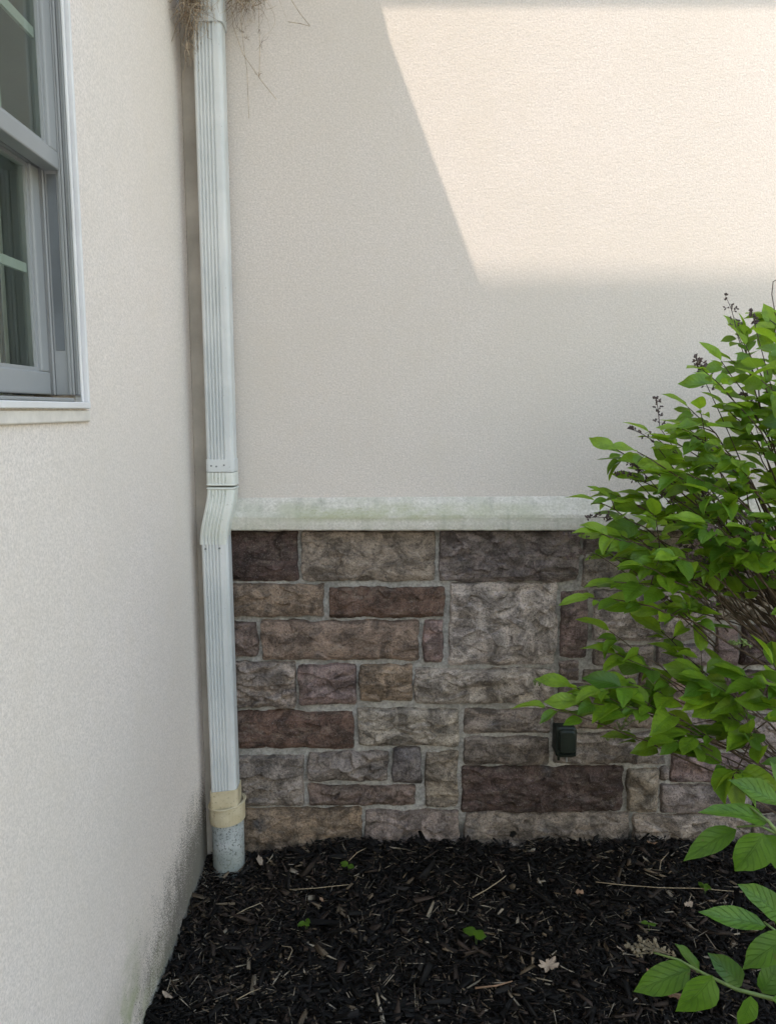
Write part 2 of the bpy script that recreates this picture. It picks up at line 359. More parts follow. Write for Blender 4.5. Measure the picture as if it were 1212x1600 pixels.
# mulch chips: too many to count
def chips(n, x0, x1, y0, y1, lift):
    cx = rng.uniform(x0, x1, n); cy = rng.uniform(y0, y1, n)
    L = rng.gamma(1.7, 0.0085, n).clip(0.004, 0.075); W = (L * rng.uniform(0.10, 0.42, n)).clip(0.0018, 0.014); T = rng.uniform(0.001, 0.0035, n)
    big = rng.random(n) < 0.02; L[big] = rng.uniform(0.03, 0.09, big.sum()); W[big] = rng.uniform(0.008, 0.020, big.sum()); T[big] = 0.004
    fib = (rng.random(n) < 0.20) & ~big
    L[fib] = rng.uniform(0.02, 0.055, fib.sum()); W[fib] = rng.uniform(0.0008, 0.0018, fib.sum()); T[fib] = 0.0009
    yaw = rng.uniform(0, 2*np.pi, n); pit = rng.normal(0, 0.30, n); rol = rng.normal(0, 0.45, n)
    cz = gz(cx, cy) + rng.uniform(-0.008, lift, n)
    # boxes tapered at one end and skewed
    q = np.array([(-1,-1,-1),(1,-1,-1),(1,1,-1),(-1,1,-1),(-1,-1,1),(1,-1,1),(1,1,1),(-1,1,1)], float) * 0.5
    P = np.repeat(q[None], n, 0) + rng.uniform(-0.16, 0.16, (n, 8, 3))
    tp = rng.uniform(0.3, 1.0, n)[:, None]
    P[:, :, 1] *= np.where(P[:, :, 0] > 0, tp, 1)
    P *= np.stack([L, W, T], -1)[:, None, :]
    P[:, :, 2] += (P[:, :, 0]**2) * rng.normal(0, 6, n)[:, None]
    cr, sr = np.cos(rol)[:, None], np.sin(rol)[:, None]
    y_, z_ = P[..., 1]*cr - P[..., 2]*sr, P[..., 1]*sr + P[..., 2]*cr
    cp, sp_ = np.cos(pit)[:, None], np.sin(pit)[:, None]
    x_, z_ = P[..., 0]*cp - z_*sp_, P[..., 0]*sp_ + z_*cp
    ca, sa = np.cos(yaw)[:, None], np.sin(yaw)[:, None]
    X = x_*ca - y_*sa + cx[:, None]; Y = x_*sa + y_*ca + cy[:, None]; Z = z_ + cz[:, None]
    X = np.maximum(X, XL + 0.002); Y = np.minimum(Y, 0.02)
    base = np.empty((n, 3)); r = rng.random(n)
    corner = np.exp(-(((cx + 0.50)/0.28)**2 + ((cy + 0.22)/0.28)**2))
    base[:] = np.array([0.0085, 0.0070, 0.0060]) * (rng.uniform(0.4, 1.0, (n, 1)) + 2.2*rng.random((n, 1))**5)
    k = r > (0.82 - 0.42*corner); base[k] = np.array([0.045, 0.031, 0.023]) * rng.uniform(0.5, 1.6, (k.sum(), 1))
    k = r > (0.955 - 0.09*corner); base[k] = np.array([0.17, 0.125, 0.08]) * rng.uniform(0.5, 1.4, (k.sum(), 1))
    k = (r > 0.991) | (fib & (rng.random(n) < 0.22)); base[k] = np.array([0.38, 0.32, 0.24]) * rng.uniform(0.7, 1.2, (k.sum(), 1))
    tint = np.concatenate([np.repeat(base[:, None], 8, 1), np.ones((n, 8, 1))], -1)
    f = np.array([(0,3,2,1),(4,5,6,7),(0,1,5,4),(1,2,6,5),(2,3,7,6),(3,0,4,7)])
    F = (f[None] + 8*np.arange(n)[:, None, None]).reshape(-1, 4)
    return np.stack([X, Y, Z], -1).reshape(-1, 3), F, tint.reshape(-1, 4)
a = chips(64000, XL, 1.7, -1.35, 0.015, 0.016); b = chips(16000, XL, 3.1, -3.3, -1.3, 0.014); c_ = chips(9000, 1.7, 3.1, -1.35, 0.015, 0.014)
Vs = np.concatenate([a[0], b[0], c_[0]]); n1, n2 = len(a[0]), len(a[0]) + len(b[0])
Fs = np.concatenate([a[1], b[1] + n1, c_[1] + n2]); Ts = np.concatenate([a[2], b[2], c_[2]])
tag(mesh_obj("wood_mulch", Vs, Fs, M['mulch'], tint=Ts), "black shredded wood mulch covering the bed at the foot of the walls", "mulch", kind='stuff')

# ------------------------------------------------------------------ side wall with window
WY0, WY1, WZ0, WZ1 = -1.80, -0.882, 1.545, 2.57
side = empty("stucco_wall", (XL, -2.5, 0), "cream stucco side wall with the window, mud speckled near the soil", "wall")
mb = MB(); T0 = -0.88
mb.box((T0, -6.0, -0.4), (XL, 0.30, WZ0)); mb.box((T0, -6.0, WZ1), (XL, 0.30, 3.42))
mb.box((T0, WY1, WZ0), (XL, 0.30, WZ1)); mb.box((T0, -6.0, WZ0), (XL, WY0, WZ1))
mb.build("wall_face", M['stucco_side'], side)
win = empty("window", (0, WY1 - (-2.5), WZ0), None); win.parent = side
def wpart(name, boxes, mat, bevel=0.0015):
    mb = MB()
    for a, b in boxes: mb.box(a, b)
    return mb.build(name, mat, win, bevel=bevel)
fz0, fz1, fy0, fy1 = WZ0, WZ1, WY0, WY1
# bright outer flange: two thin lips with a groove between
wpart("outer_trim", [((XL-0.02, fy1-0.004, fz0-0.014), (XL+0.009, fy1+0.004, fz1+0.012)), ((XL-0.02, fy0-0.004, fz0-0.014), (XL+0.009, fy0+0.004, fz1+0.012)),
     ((XL-0.02, fy0+0.004, fz1+0.003), (XL+0.009, fy1-0.004, fz1+0.012))], M['trim_white'])
wpart("inner_trim", [((XL-0.003, fy1-0.017, fz0+0.0005), (XL+0.002, fy1-0.009, fz1-0.01)), ((XL-0.003, fy0+0.009, fz0+0.0005), (XL+0.002, fy0+0.017, fz1-0.01)),
     ((XL-0.003, fy0+0.0175, fz1-0.02), (XL+0.002, fy1-0.0175, fz1-0.01))], M['trim_white'])
wpart("sill", [((XL-0.10, fy0+0.004, fz0-0.013), (XL+0.013, fy1-0.0045, fz0)), ((XL-0.20, fy0+0.01, fz0-0.011), (XL-0.1005, fy1-0.01, fz0+0.014))], M['trim_white'], 0.002)
wpart("sill_strip", [((XL-0.01, fy0-0.012, fz0-0.040), (XL+0.007, fy1+0.008, fz0-0.0165))], M['caulk'], 0.003)
# frame: jamb liners with ribs, dark balance tracks
fr_b = []
for s, yy in ((-1, fy1), (1, fy0)):
    for (xa, xb, d) in ((-0.0035, -0.0085, 0.0162), (-0.009, -0.0145, 0.012), (-0.015, -0.020, 0.0162), (-0.0205, -0.027, 0.0155), (-0.0275, -0.055, 0.011), (-0.0555, -0.060, 0.0155), (-0.0605, -0.15, 0.0125), (-0.1505, -0.20, 0.03)):
        a0, a1 = sorted((yy + s*0.0005, yy + s*d)); fr_b.append(((XL+xb, a0, fz0+0.0145), (XL+xa, a1, fz1-0.021)))
fr_b.append(((XL-0.20, fy0+0.001, fz1-0.045), (XL-0.0035, fy1-0.001, fz1-0.0205)))
fr_b.append(((XL-0.058, fy0+0.03, fz0+0.0005), (XL-0.010, fy1-0.03, fz0+0.008)))
wpart("frame", fr_b, M['vinyl'])
wpart("balance_track", [((XL-0.050, fy1-0.0125, 1.65), (XL-0.032, fy1-0.0112, 1.995)), ((XL-0.050, fy0+0.0112, 1.65), (XL-0.032, fy0+0.0125, 1.995))], M['track'], 0)
def sash(xf, z0, z1, name, bot, top, st=0.035):
    ya, yb = fy0+0.0165, fy1-0.0165; d = 0.032
    bx = [((xf-d, ya, z0), (xf, yb, z0+bot)), ((xf-d, ya, z1-top), (xf, yb, z1)),
          ((xf-d, ya, z0+bot), (xf-0.001, ya+st, z1-top)), ((xf-d, yb-st, z0+bot), (xf-0.001, yb, z1-top))]
    wpart(name, bx, M['vinyl'], 0.003)
    bead = 0.008                                             # glazing bead
    gz0, gz1, gy0, gy1 = z0+bot, z1-top, ya+st, yb-st
    wpart("glazing_bead", [((xf-0.022, gy0, gz0), (xf-0.008, gy1, gz0+bead)), ((xf-0.022, gy0, gz1-bead), (xf-0.008, gy1, gz1)),
        ((xf-0.022, gy0, gz0+bead), (xf-0.008, gy0+bead, gz1-bead)), ((xf-0.022, gy1-bead, gz0+bead), (xf-0.008, gy1, gz1-bead))], M['vinyl'], 0)
    g = mesh_obj("glass", [(xf-0.014, gy0+bead, gz0+bead), (xf-0.014, gy1-bead, gz0+bead), (xf-0.014, gy1-bead, gz1-bead), (xf-0.014, gy0+bead, gz1-bead)], [(0, 1, 2, 3)], M['glass'], win)
    zm = (gz0+gz1)/2; w = gy1-gy0
    bars = [((xf-0.0235, gy0+bead, zm-0.009), (xf-0.017, gy1-bead, zm+0.009))]
    for k in (1, 2, 3, 4):
        yk = gy0 + w*k/5
        bars.append(((xf-0.0230, yk-0.009, gz0+bead), (xf-0.0175, yk+0.009, zm-0.009))); bars.append(((xf-0.0230, yk-0.009, zm+0.009), (xf-0.0175, yk+0.009, gz1-bead)))
    wpart("muntin_grid", bars, M['muntin'], 0)
sash(XL-0.062, 1.560, 2.035, "lower_sash", 0.046, 0.030)
sash(XL-0.022, 2.000, 2.478, "upper_sash", 0.034, 0.04)
# curtain in folds and the dark room behind
yy = np.linspace(fy0-0.1, fy1+0.1, 260); zz = np.array([1.45, 2.1, 2.85])
dep = 0.018*np.sin(yy*55 + 1.5*np.sin(yy*9)) + 0.008*np.sin(yy*131)
V = np.array([(XL-0.145+dep[i], yy[i], z) for z in zz for i in range(len(yy))]); n = len(yy)
Fc = [(k*n+i, k*n+i+1, (k+1)*n+i+1, (k+1)*n+i) for k in range(2) for i in range(n-1)]
mesh_obj("curtain", V, Fc, M['curtain'], win, smooth=True)
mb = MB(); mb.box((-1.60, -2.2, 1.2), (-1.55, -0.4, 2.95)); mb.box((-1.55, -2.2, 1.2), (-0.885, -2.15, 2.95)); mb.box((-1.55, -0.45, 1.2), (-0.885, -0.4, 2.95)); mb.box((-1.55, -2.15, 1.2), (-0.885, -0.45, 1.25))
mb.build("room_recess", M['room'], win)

# ------------------------------------------------------------------ back wall: stucco above, stone veneer below, ledge between
LZ0, LZ1, LZC = 1.142, 1.243, 1.186
back = empty("stucco_wall", (1.4, 0, LZ1), "smooth beige stucco wall above the stone base, partly in sunlight", "wall")
mb = MB(); mb.box((XL+0.001, 0, 1.20), (4.5, 0.25, 3.42)); mb.build("wall_face", M['stucco_back'], back)
mb = MB(); mb.box((XL+0.001, -0.0015, -0.2), (-0.565, 0.05, 3.3)); mb.build('corner_shade_strip', M['corner_shade'], back)  # strip that paints in the shade between side wall and downspout
stone = empty("stone_wall", (1.4, 0.03, 0), "low base wall of rough reddish grey blocks with pale mortar under a ledge", "stone wall")
# ledge with a sloping top, weathered edges
def ledge(x0, x1):
    n = max(3, int((x1-x0)/0.012)); xs = np.linspace(x0, x1, n)
    prof = [(0.03, LZ0-0.001), (-0.040, LZ0-0.001), (-0.045, LZ0+0.003), (-0.046, LZ0+0.02), (-0.0455, LZC-0.002), (-0.043, LZC+0.003), (-0.03, LZC+0.016), (-0.002, LZ1), (0.03, LZ1+0.004)]
    P = np.array([[(x, y, z + (0.006*(x+0.45)/1.2 if z > LZC else 0)) for (y, z) in prof] for x in xs])
    k = len(prof); nz = fbm(P*np.array([30, 30, 30]), 3)
    P[..., 1] += 0.0012*nz; P[..., 2] += 0.0010*np.roll(nz, 1, 0)
    F = [(i*k+j, i*k+j+1, (i+1)*k+j+1, (i+1)*k+j) for i in range(n-1) for j in range(k-1)] + [(0,)+tuple(range(k-1, 0, -1)), tuple(range((n-1)*k, n*k))]
    return P.reshape(-1, 3), F
xa = at_y(355, 800, -0.045)[0]
V, F = ledge(xa, 1.66); mesh_obj("ledge", V, F, M['ledge'], stone, smooth=False)
V, F = ledge(1.664, 4.5); mesh_obj("ledge", V, F, M['ledge'], stone, smooth=False)

ROCKS = [  # (x0,y0,x1,y1) as seen in the photograph, colour kind
 (300,831,464,908,'r'), (472,831,679,909,'t'), (687,831,905,910,'g'), (912,831,1010,866,'g'), (911,872,1062,918,'g'), (1017,831,1220,866,'t'), (1069,872,1240,915,'g'),
 (300,914,506,965,'b'), (514,919,695,967,'R'), (703,913,869,1041,'L'), (877,926,919,1029,'p'), (928,924,1117,1004,'L'), (1122,922,1300,972,'t'),
 (300,973,401,1028,'p'), (409,972,654,1033,'b'), (662,971,692,1039,'P'), (1027,1008,1112,1042,'g'), (928,1011,1020,1042,'g'), (1120,980,1154,1043,'p'), (1161,979,1290,1040,'r'),
 (300,1036,461,1108,'t'), (467,1041,556,1102,'p'), (562,1041,643,1097,'b'), (650,1048,866,1101,'L'), (873,1035,905,1066,'t'), (873,1073,993,1107,'g'), (912,1049,993,1067,'t'), (1000,1050,1104,1108,'b'), (1111,1050,1300,1112,'r'),
 (300,1113,552,1173,'R'), (560,1110,716,1167,'L'), (726,1110,860,1148,'g'), (868,1114,1042,1142,'t'), (1050,1118,1260,1173,'g'),
 (726,1155,857,1198,'g'), (866,1148,1042,1196,'g'), (1050,1180,1240,1226,'p'),
 (300,1184,474,1260,'g'), (482,1178,606,1223,'g'), (613,1171,658,1228,'d'), (665,1178,714,1262,'t'), (482,1230,649,1261,'p'), (722,1200,974,1272,'r'), (981,1205,1027,1271,'t'), (1034,1203,1043,1223,'g'), (1034,1230,1172,1274,'g'), (1179,1232,1330,1274,'r'),
 (300,1266,563,1345,'b'), (571,1270,716,1345,'t'), (727,1272,983,1345,'t'), (990,1277,1170,1345,'t'), (1177,1280,1330,1345,'g')]
TINT = {'r': (0.130, 0.092, 0.088), 'R': (0.200, 0.128, 0.115), 't': (0.430, 0.372, 0.335), 'g': (0.350, 0.310, 0.305), 'b': (0.390, 0.300, 0.240),
        'L': (0.560, 0.508, 0.495), 'p': (0.285, 0.218, 0.210), 'P': (0.44, 0.325, 0.315), 'd': (0.250, 0.240, 0.258)}
rects = []
for (a, b, c, d, k) in ROCKS:
    p = at_y(a, b, 0.015); q = at_y(c, d, 0.015)
    pa = at_y((a+c)/2, b, 0.015)[2]; pb = at_y((a+c)/2, d, 0.015)[2]
    x0 = at_y(a, (b+d)/2, 0.015)[0]; x1 = at_y(c, (b+d)/2, 0.015)[0]
    rects.append([x0-0.0035, pb-0.0025, x1+0.0035, pa+0.003, k])
for r_ in rects:
    if r_[0] < -0.55: r_[0] = -0.562
# courses beyond the frame
edge = 1.32
for (z0, z1) in ((0.995, 1.135), (0.86, 0.985), (0.715, 0.85), (0.555, 0.705), (0.42, 0.545), (0.275, 0.41), (0.145, 0.265), (-0.04, 0.135)):
    x = max([r_[2] for r_ in rects if r_[1] < z1 - 0.02 and r_[3] > z0 + 0.02 and r_[0] < 1.5] + [edge]) + 0.014
    while x < 4.45:
        w = random.uniform(0.13, 0.42); rects.append([x, z0, min(x+w, 4.48), z1, random.choice('rRttggbLpd')]); x += w + 0.016
Vs, Fs, Ts = [], [], []; off = 0; sid = 0
for (x0, z0, x1, z1, kd) in rects:
    sid += 1; w, h = x1-x0, z1-z0; e = 0.005
    st = 0.0024 if x0 < 1.35 else 0.006
    ax = np.linspace(x0-e, x1+e, max(6, int(w/st))); az = np.linspace(z0-e, z1+e, max(6, int(h/st)))
    X, Z = np.meshgrid(ax, az); R = random.Random(sid*13)
    cx, cz = (x0+x1)/2, (z0+z1)/2
    P2 = np.stack([X*1.0, Z*1.0, np.full_like(X, sid*3.7)], -1)
    wob = 0.0075*fbm(P2*np.array([13, 13, 1]), 3) + 0.0018*fbm(P2*np.array([70, 70, 1]), 2)
    rad = min(0.010, h*0.2)
    dx = np.abs(X-cx) - (w/2-rad); dz = np.abs(Z-cz) - (h/2-rad)
    sd = -(np.sqrt(np.maximum(dx, 0)**2 + np.maximum(dz, 0)**2) + np.minimum(np.maximum(dx, dz), 0) - rad) + wob
    # broken facets: each has its own tilt and level, joined along uneven steps
    Xw = X + 0.016*noise3(P2*np.array([18, 18, 1])) + 0.004*noise3(P2*np.array([80, 80, 1])); Zw = Z + 0.012*noise3(P2*np.array([18, 18, 1]) + 31.7) + 0.004*noise3(P2*np.array([80, 80, 1]) + 9.1)
    nf = max(3, int(w*h/(R.uniform(0.0012, 0.0030)))); num = 0; den = 1e-12
    coarse = R.choice((0.35, 0.6, 0.9, 1.3, 1.7)); sx, sz = (0.5, 1.25) if w > h*1.3 else (0.8, 1.0)
    pts_ = [(R.uniform(x0, x1), R.uniform(z0, z1)) for _ in range(nf)]
    D = np.stack([((Xw-a)*sx)**2 + ((Zw-b)*sz)**2 for a, b in pts_]); D -= D.min(0)
    for (a, b), dd in zip(pts_, D):
        gx_, gz_ = R.gauss(0, 0.20)*coarse, R.gauss(0.0, 0.34)*coarse; lv = R.gauss(0, 0.0022)*coarse
        wt = np.exp(-dd/0.000022); num = num + wt*(lv + gx_*(X-a) + gz_*(Z-b)); den = den + wt
    fac = np.clip(num/den*1.2, -0.016, 0.016)
    uu = np.clip(np.abs(X-cx)/(w/2), 0, 1); vv = np.clip(np.abs(Z-cz)/(h/2), 0, 1)
    pil = (1-uu**4)*(1-vv**3)
    face = 0.021 + R.uniform(-0.003, 0.007) + 0.013*pil + fac*(0.35+0.65*pil) + 0.0020*fbm(P2*np.array([34, 48, 1]), 5, True)*min(1.0, coarse) + 0.0016*fbm(P2*np.array([120, 140, 1]), 2)
    und = 0.010*R.uniform(0.2, 1.4)*(1 - sstep(0.0, 0.016 + 0.010*R.random(), (Z - z0) + 0.010*fbm(P2*np.array([18, 1, 1]), 3)))
    face = np.maximum(face - und, 0.013)
    hgt = -0.006 + (face + 0.006) * sstep(0.0, 0.0048, sd)**0.5
    hgt = np.where(sd < 0, -0.006, hgt)
    Y = 0.044 - hgt
    nz_, nx_ = X.shape; I = np.arange(nx_*nz_).reshape(nz_, nx_) + off
    Vs.append(np.stack([X, Y, Z], -1).reshape(-1, 3)); Fs.append(np.stack([I[:-1, :-1], I[:-1, 1:], I[1:, 1:], I[1:, :-1]], -1).reshape(-1, 4))
    t = np.array(TINT[kd]) * R.uniform(0.82, 1.12) * np.array([1.04, R.uniform(0.96, 1.01), R.uniform(0.86, 0.97)])
    Ts.append(np.tile(np.append(t, 1.0), (nx_*nz_, 1))); off += nx_*nz_
mesh_obj("stone_veneer", np.concatenate(Vs), np.concatenate(Fs), M['rock'], stone, smooth=True, tint=np.concatenate(Ts))
# mortar: a sheet with its own unevenness
ax = np.linspace(XL, 4.5, 700); az = np.linspace(-0.25, 1.16, 220); X, Z = np.meshgrid(ax, az)
Y = 0.036 + 0.0025*fbm(np.stack([X*25, Z*25, 0*X], -1), 4); I = np.arange(X.size).reshape(X.shape)
mesh_obj("mortar", np.stack([X, Y, Z], -1).reshape(-1, 3), np.stack([I[:-1, :-1], I[:-1, 1:], I[1:, 1:], I[1:, :-1]], -1).reshape(-1, 4), M['mortar'], stone, smooth=True)
mb = MB(); mb.box((XL+0.001, 0.06, -0.4), (4.5, 0.25, 1.199)); mb.build("backing", M['mortar'], stone)

# ------------------------------------------------------------------ eaves and roof above (they cast the shade)
EW = 1.476/(2.51+SUN_B); EZ = 2.733 + SUN_B*EW
GL = XL+EW-0.040                                            # outer face of the side gutter
roof = empty("house_roof", (-1.0, 1.0, 3.1), "shingled roof with gutters running round the inside corner above the walls", "roof")
mb = MB(); mb.box((XL+EW-0.08, -EW+0.08, EZ+.03), (4.5, -0.001, EZ+.045)); mb.box((XL+0.001, -6.1, EZ+.03), (XL+EW-0.081, -0.001, EZ+.045)); mb.build("soffit", M['caulk'], roof)
mb = MB(); prof = [(-EW, EZ), (-EW-0.0, EZ), (-EW-0.008, EZ+0.10), (-EW+0.11, EZ+0.10), (-EW+0.10, EZ)]
mb.prism_x([(-EW, EZ), (-EW-0.004, EZ+0.05), (-EW-0.001, EZ+0.11), (-EW+0.11, EZ+0.11), (-EW+0.105, EZ)], GL+0.005, 4.5); mb.build("gutter", M['trim_white'], roof)
mb = MB(); mb.prism_y([(GL, EZ), (GL+0.004, EZ+0.05), (GL+0.001, EZ+0.11), (GL-0.11, EZ+0.11), (GL-0.105, EZ)], -6.1, -EW+0.105); mb.build("gutter", M['trim_white'], roof)
mb = MB(); q = [(GL+0.005, -EW-0.003), (GL+0.018, -EW-0.003), (GL+0.026, -EW-0.018), (GL+0.005, -EW-0.060)]  # added unseen wedge, shaped to bend the shadow edge of the sunlit patch
mb.add([(a, b, z) for z in (EZ+0.001, EZ+0.11) for a, b in q], [(0,1,2,3), (7,6,5,4), (1,0,4,5), (2,1,5,6), (3,2,6,7), (0,3,7,4)]); mb.build('shadow_bend_plate', M['trim_white'], roof)
mb = MB(); mb.prism_x([(-EW+0.05, EZ+0.115), (3.0, EZ+1.7), (3.0, EZ+1.75), (-EW+0.05, EZ+0.15)], -0.9, 4.5)
mb.prism_y([(XL+EW-0.05, EZ+0.118), (-4.0, EZ+1.7), (-4.0, EZ+1.75), (XL+EW-0.05, EZ+0.153)], -6.1, 0.3); mb.build("shingles", M['roofing'], roof)

# added sun blocker in canopy form, unseen behind and above the viewer: its edge throws the soft lower edge of the sunlit patch
CY = -0.9; CZ = at_y(745, 428, 0)[2] + SUN_B*(-CY) - 0.15
can = empty("sun_blocker_canopy", (0.5, -4.2, -0.1), "added unseen canopy behind the viewer that blocks sun from the lower wall", "canopy")
mb = MB(); mb.prism_x([(CY, CZ), (-4.6, CZ), (-4.6, CZ+0.15), (-2.9, CZ+0.7), (CY, CZ+0.15)], -3.4, 0.7); mb.build("canopy_roof", M['roofing'], can)
mb = MB(); mb.box((-3.35, -4.5, CZ-0.012), (0.6, CY-0.1, CZ-0.002)); mb.build("ceiling", M['trim_white'], can)
for qx, qy in ((0.55, -4.4), (-3.25, CY-0.35), (-3.25, -4.4)):
    mb = MB(); mb.box((qx-0.07, qy-0.07, -0.13 if qx > 0 else 4.4), (qx+0.07, qy+0.07, CZ-0.013)); mb.build("post", M['trim_white'], can, bevel=0.01)
mb = MB(); mb.box((-0.4, -40, -0.5), (30, -3.45, -0.10)); tag(mb.build("bounce_paving", M['concrete'], None), kind='structure')  # pale slab out of view, added to bounce sunlight onto the walls
for k, (tx, ty, th) in enumerate(((-9, -26, 7), (2, -34, 8), (12, -28, 6.5), (20, -20, 7.5), (22, -8, 7))):
    t0 = empty("garden_tree", (tx, ty, -0.13), "%s broad green tree beyond the pale paving, behind the viewer" % ("leftmost", "tallest", "third from left", "second from right", "rightmost")[k], "tree", "trees across the drive")
    mb = MB(); mb.tube([(tx, ty, -0.2), (tx+.1, ty, th*.35), (tx, ty+.1, th*.7)], [0.22, 0.16, 0.07], 8); mb.build("trunk", M['bark'], t0)
    n = 1400; d = rng.normal(size=(n, 3)); d /= np.linalg.norm(d, axis=1)[:, None]; c = np.array([tx, ty, th*.68]) + d*rng.uniform(0.4, 1, (n, 1))**0.5*np.array([th*.36, th*.36, th*.34])*(1+0.25*noise3(d*2+k))[:, None]
    o4 = rng.normal(size=(n, 4, 3))*0.16; mesh_obj("crown", (c[:, None]+o4).reshape(-1, 3), np.arange(n*4).reshape(n, 4), M['far_leaf'], t0)

# ------------------------------------------------------------------ downspout
PF = -0.088                                                  # its front face
def pipe_profile(w, d, ribs=True, grow=0.0):
    w += grow*2; d += grow*2; r = 0.012; pts = []
    def corner(cx, cy, a0):
        for k in range(5):
            a = a0 + k*math.pi/8; pts.append((cx + r*math.cos(a), cy + r*math.sin(a)))
    corner(-w/2+r, -d/2+r, math.pi)                         # front left
    if ribs:
        n = 5; x0, x1 = -w/2+0.010, w/2-0.024; s = (x1-x0)/n
        for i in range(n):
            a = x0 + i*s
            pts += [(a+0.22*s, -d/2), (a+0.32*s, -d/2+0.0055), (a+0.62*s, -d/2+0.0055), (a+0.78*s, -d/2)]
    corner(w/2-r, -d/2+r, 1.5*math.pi)
    corner(w/2-r, d/2-r, 0)
    corner(-w/2+r, d/2-r, 0.5*math.pi)
    return pts
def sweep(rings, profs):
    V = []; n = len(profs[0])
    for (cx, cy, cz, tx, ty), pf in zip(rings, profs):
        for (a, b) in pf: V.append((cx+a, cy+b, cz + a*tx + b*ty))
    m_ = len(rings)
    F = [(i*n+k, i*n+(k+1) % n, (i+1)*n+(k+1) % n, (i+1)*n+k) for i in range(m_-1) for k in range(n)]
    F += [tuple(range(n))[::-1], tuple(range((m_-1)*n, m_*n))]
    return V, F
PW, PD = 0.086, 0.068; PYC = PF + PD/2
xt = at_y(323, 50, PF)[0]; xm = at_y(343, 700, PF)[0]; xl1 = at_y(335.5, 870, PF)[0]; xl2 = at_y(348.5, 1200, PF)[0]
zt = at_y(323, 30, PF)[2]; zj = at_y(343, 733, PF)[2]; ze = at_y(336, 851, PF)[2]; za = at_y(348, 1240, PF)[2]
ds = empty("downspout", (xl2, PYC, 0.0), "tall pale ribbed downspout with an elbow in the wall corner, ending in a plastic pipe", "downspout")
pr = pipe_profile(PW, PD)
V, F = sweep([(xm, PYC, zj-0.01, 0, 0), (xm*0.5+xt*0.5, PYC, (zj+zt)/2, 0, 0), (xt, PYC, zt+0.01, 0, 0)], [pr]*3); mesh_obj("pipe", V, F, M['spout'], ds)
V, F = sweep([(xl2, PYC, za-0.04, 0, 0), ((xl1+xl2)/2, PYC, (za+ze)/2, 0, 0), (xl1, PYC, ze+0.03, 0, 0)], [pr]*3); mesh_obj("pipe", V, F, M['spout'], ds)
# sleeve above the joint, with a crimped lip
sl = pipe_profile(PW, PD, True, 0.0022); sl2 = pipe_profile(PW, PD, False, 0.0040)
zs = at_y(343, 718, PF)[2]; zs2 = at_y(343, 758, PF)[2]
V, F = sweep([(xm, PYC, at_y(343, 737, PF)[2], 0, 0), (xm, PYC, zs, 0, 0)], [pipe_profile(PW, PD, False, 0.0024)]*2); mesh_obj("sleeve", V, F, M['spout'], ds)
V, F = sweep([(xm, PYC, at_y(343, 757, PF)[2], 0, 0), (xm, PYC, at_y(343, 738.5, PF)[2], 0, 0)], [sl]*2); mesh_obj("sleeve", V, F, M['elbow'], ds)
for yy_ in (757.5, 763.5):
    zc = at_y(343, yy_, PF)[2]
    V, F = sweep([(xm, PYC, zc-0.0035, 0, 0), (xm, PYC, zc, 0, 0), (xm, PYC, zc+0.0035, 0, 0)], [pipe_profile(PW, PD, False, 0.001), sl2, pipe_profile(PW, PD, False, 0.001)]); mesh_obj("crimp_band", V, F, M['elbow'], ds)
# elbow: leans left and outward, fat in the middle
rings = []; pfs = []
zt2 = at_y(343, 765, PF)[2]
for i in range(15):
    t = i/14; s_ = t*t*(3-2*t); z = zt2 + (ze - zt2)*t
    bulge = math.sin(math.pi*min(1, t*1.05))*0.008
    rings.append((xm + (xl1-xm-0.002)*s_*1.05, PYC - bulge, z, 0.0, 0.0)); pfs.append(pipe_profile(PW, PD, True, 0.0012 + 0.0005*t))
V, F = sweep(rings, pfs); mesh_obj("elbow", V, F, M['elbow'], ds)
# top elbow turning out to the gutter (mostly above the picture)
rings = []; pfs = []
for i in range(12):
    t = i/11; rings.append((xt + 0.10*t*t, PYC - 0.26*t*t, zt + 0.30*t, 0.0, 0.0)); pfs.append(pipe_profile(PW, PD, True, 0.003))
V, F = sweep(rings, pfs); mesh_obj("elbow", V, F, M['spout'], ds)
V, F = sweep([(xt, PYC, zt-0.006, 0, 0), (xt, PYC, zt+0.02, 0, 0)], [pipe_profile(PW, PD, False, 0.0045)]*2); mesh_obj("sleeve", V, F, M['spout'], ds)
for (sx, sy) in ((330, 728), (338, 729), (350, 727), (321, 858), (343, 857)):
    mb = MB(); p = at_y(sx, sy, PF-0.0035); mb.add([(p[0]+0.003*math.cos(t_), p[1]+d_, p[2]+0.003*math.sin(t_)) for d_ in (0, 0.004) for t_ in np.linspace(0, 2*math.pi, 6, endpoint=False)], [(0,1,2,3,4,5)[::-1]] + [(i, (i+1) % 6, 6+(i+1) % 6, 6+i) for i in range(6)])
    mb.build("screw", M['track'], ds)
# plastic adapter: square collar on a round one
def ring_round(r, n): return [(r*math.cos(a), r*math.sin(a)) for a in np.linspace(math.pi, 3*math.pi, n, endpoint=False)]
RP = 0.0535; PYR = PF + 0.041
AP = [((a), (b)) for a, b in pipe_profile(PW, PD, False, 0.0042)]
z0_, z1_ = at_y(348, 1263, PF)[2], at_y(348, 1236, PF)[2]
def hollow(rings_out, rings_in):                            # open shell: up the outside, down the inside
    V = []; n = len(rings_out[0][1]); seq = rings_out + rings_in[::-1]
    for (cx, cy, cz, tx), pf in seq:
        for (a, b) in pf: V.append((cx+a, cy+b, cz + a*tx))
    m_ = len(seq)
    F = [(i*n+k, i*n+(k+1) % n, ((i+1) % m_)*n+(k+1) % n, ((i+1) % m_)*n+k) for i in range(m_) for k in range(n)]
    return V, F
ap2 = pipe_profile(PW, PD, False, 0.0012)
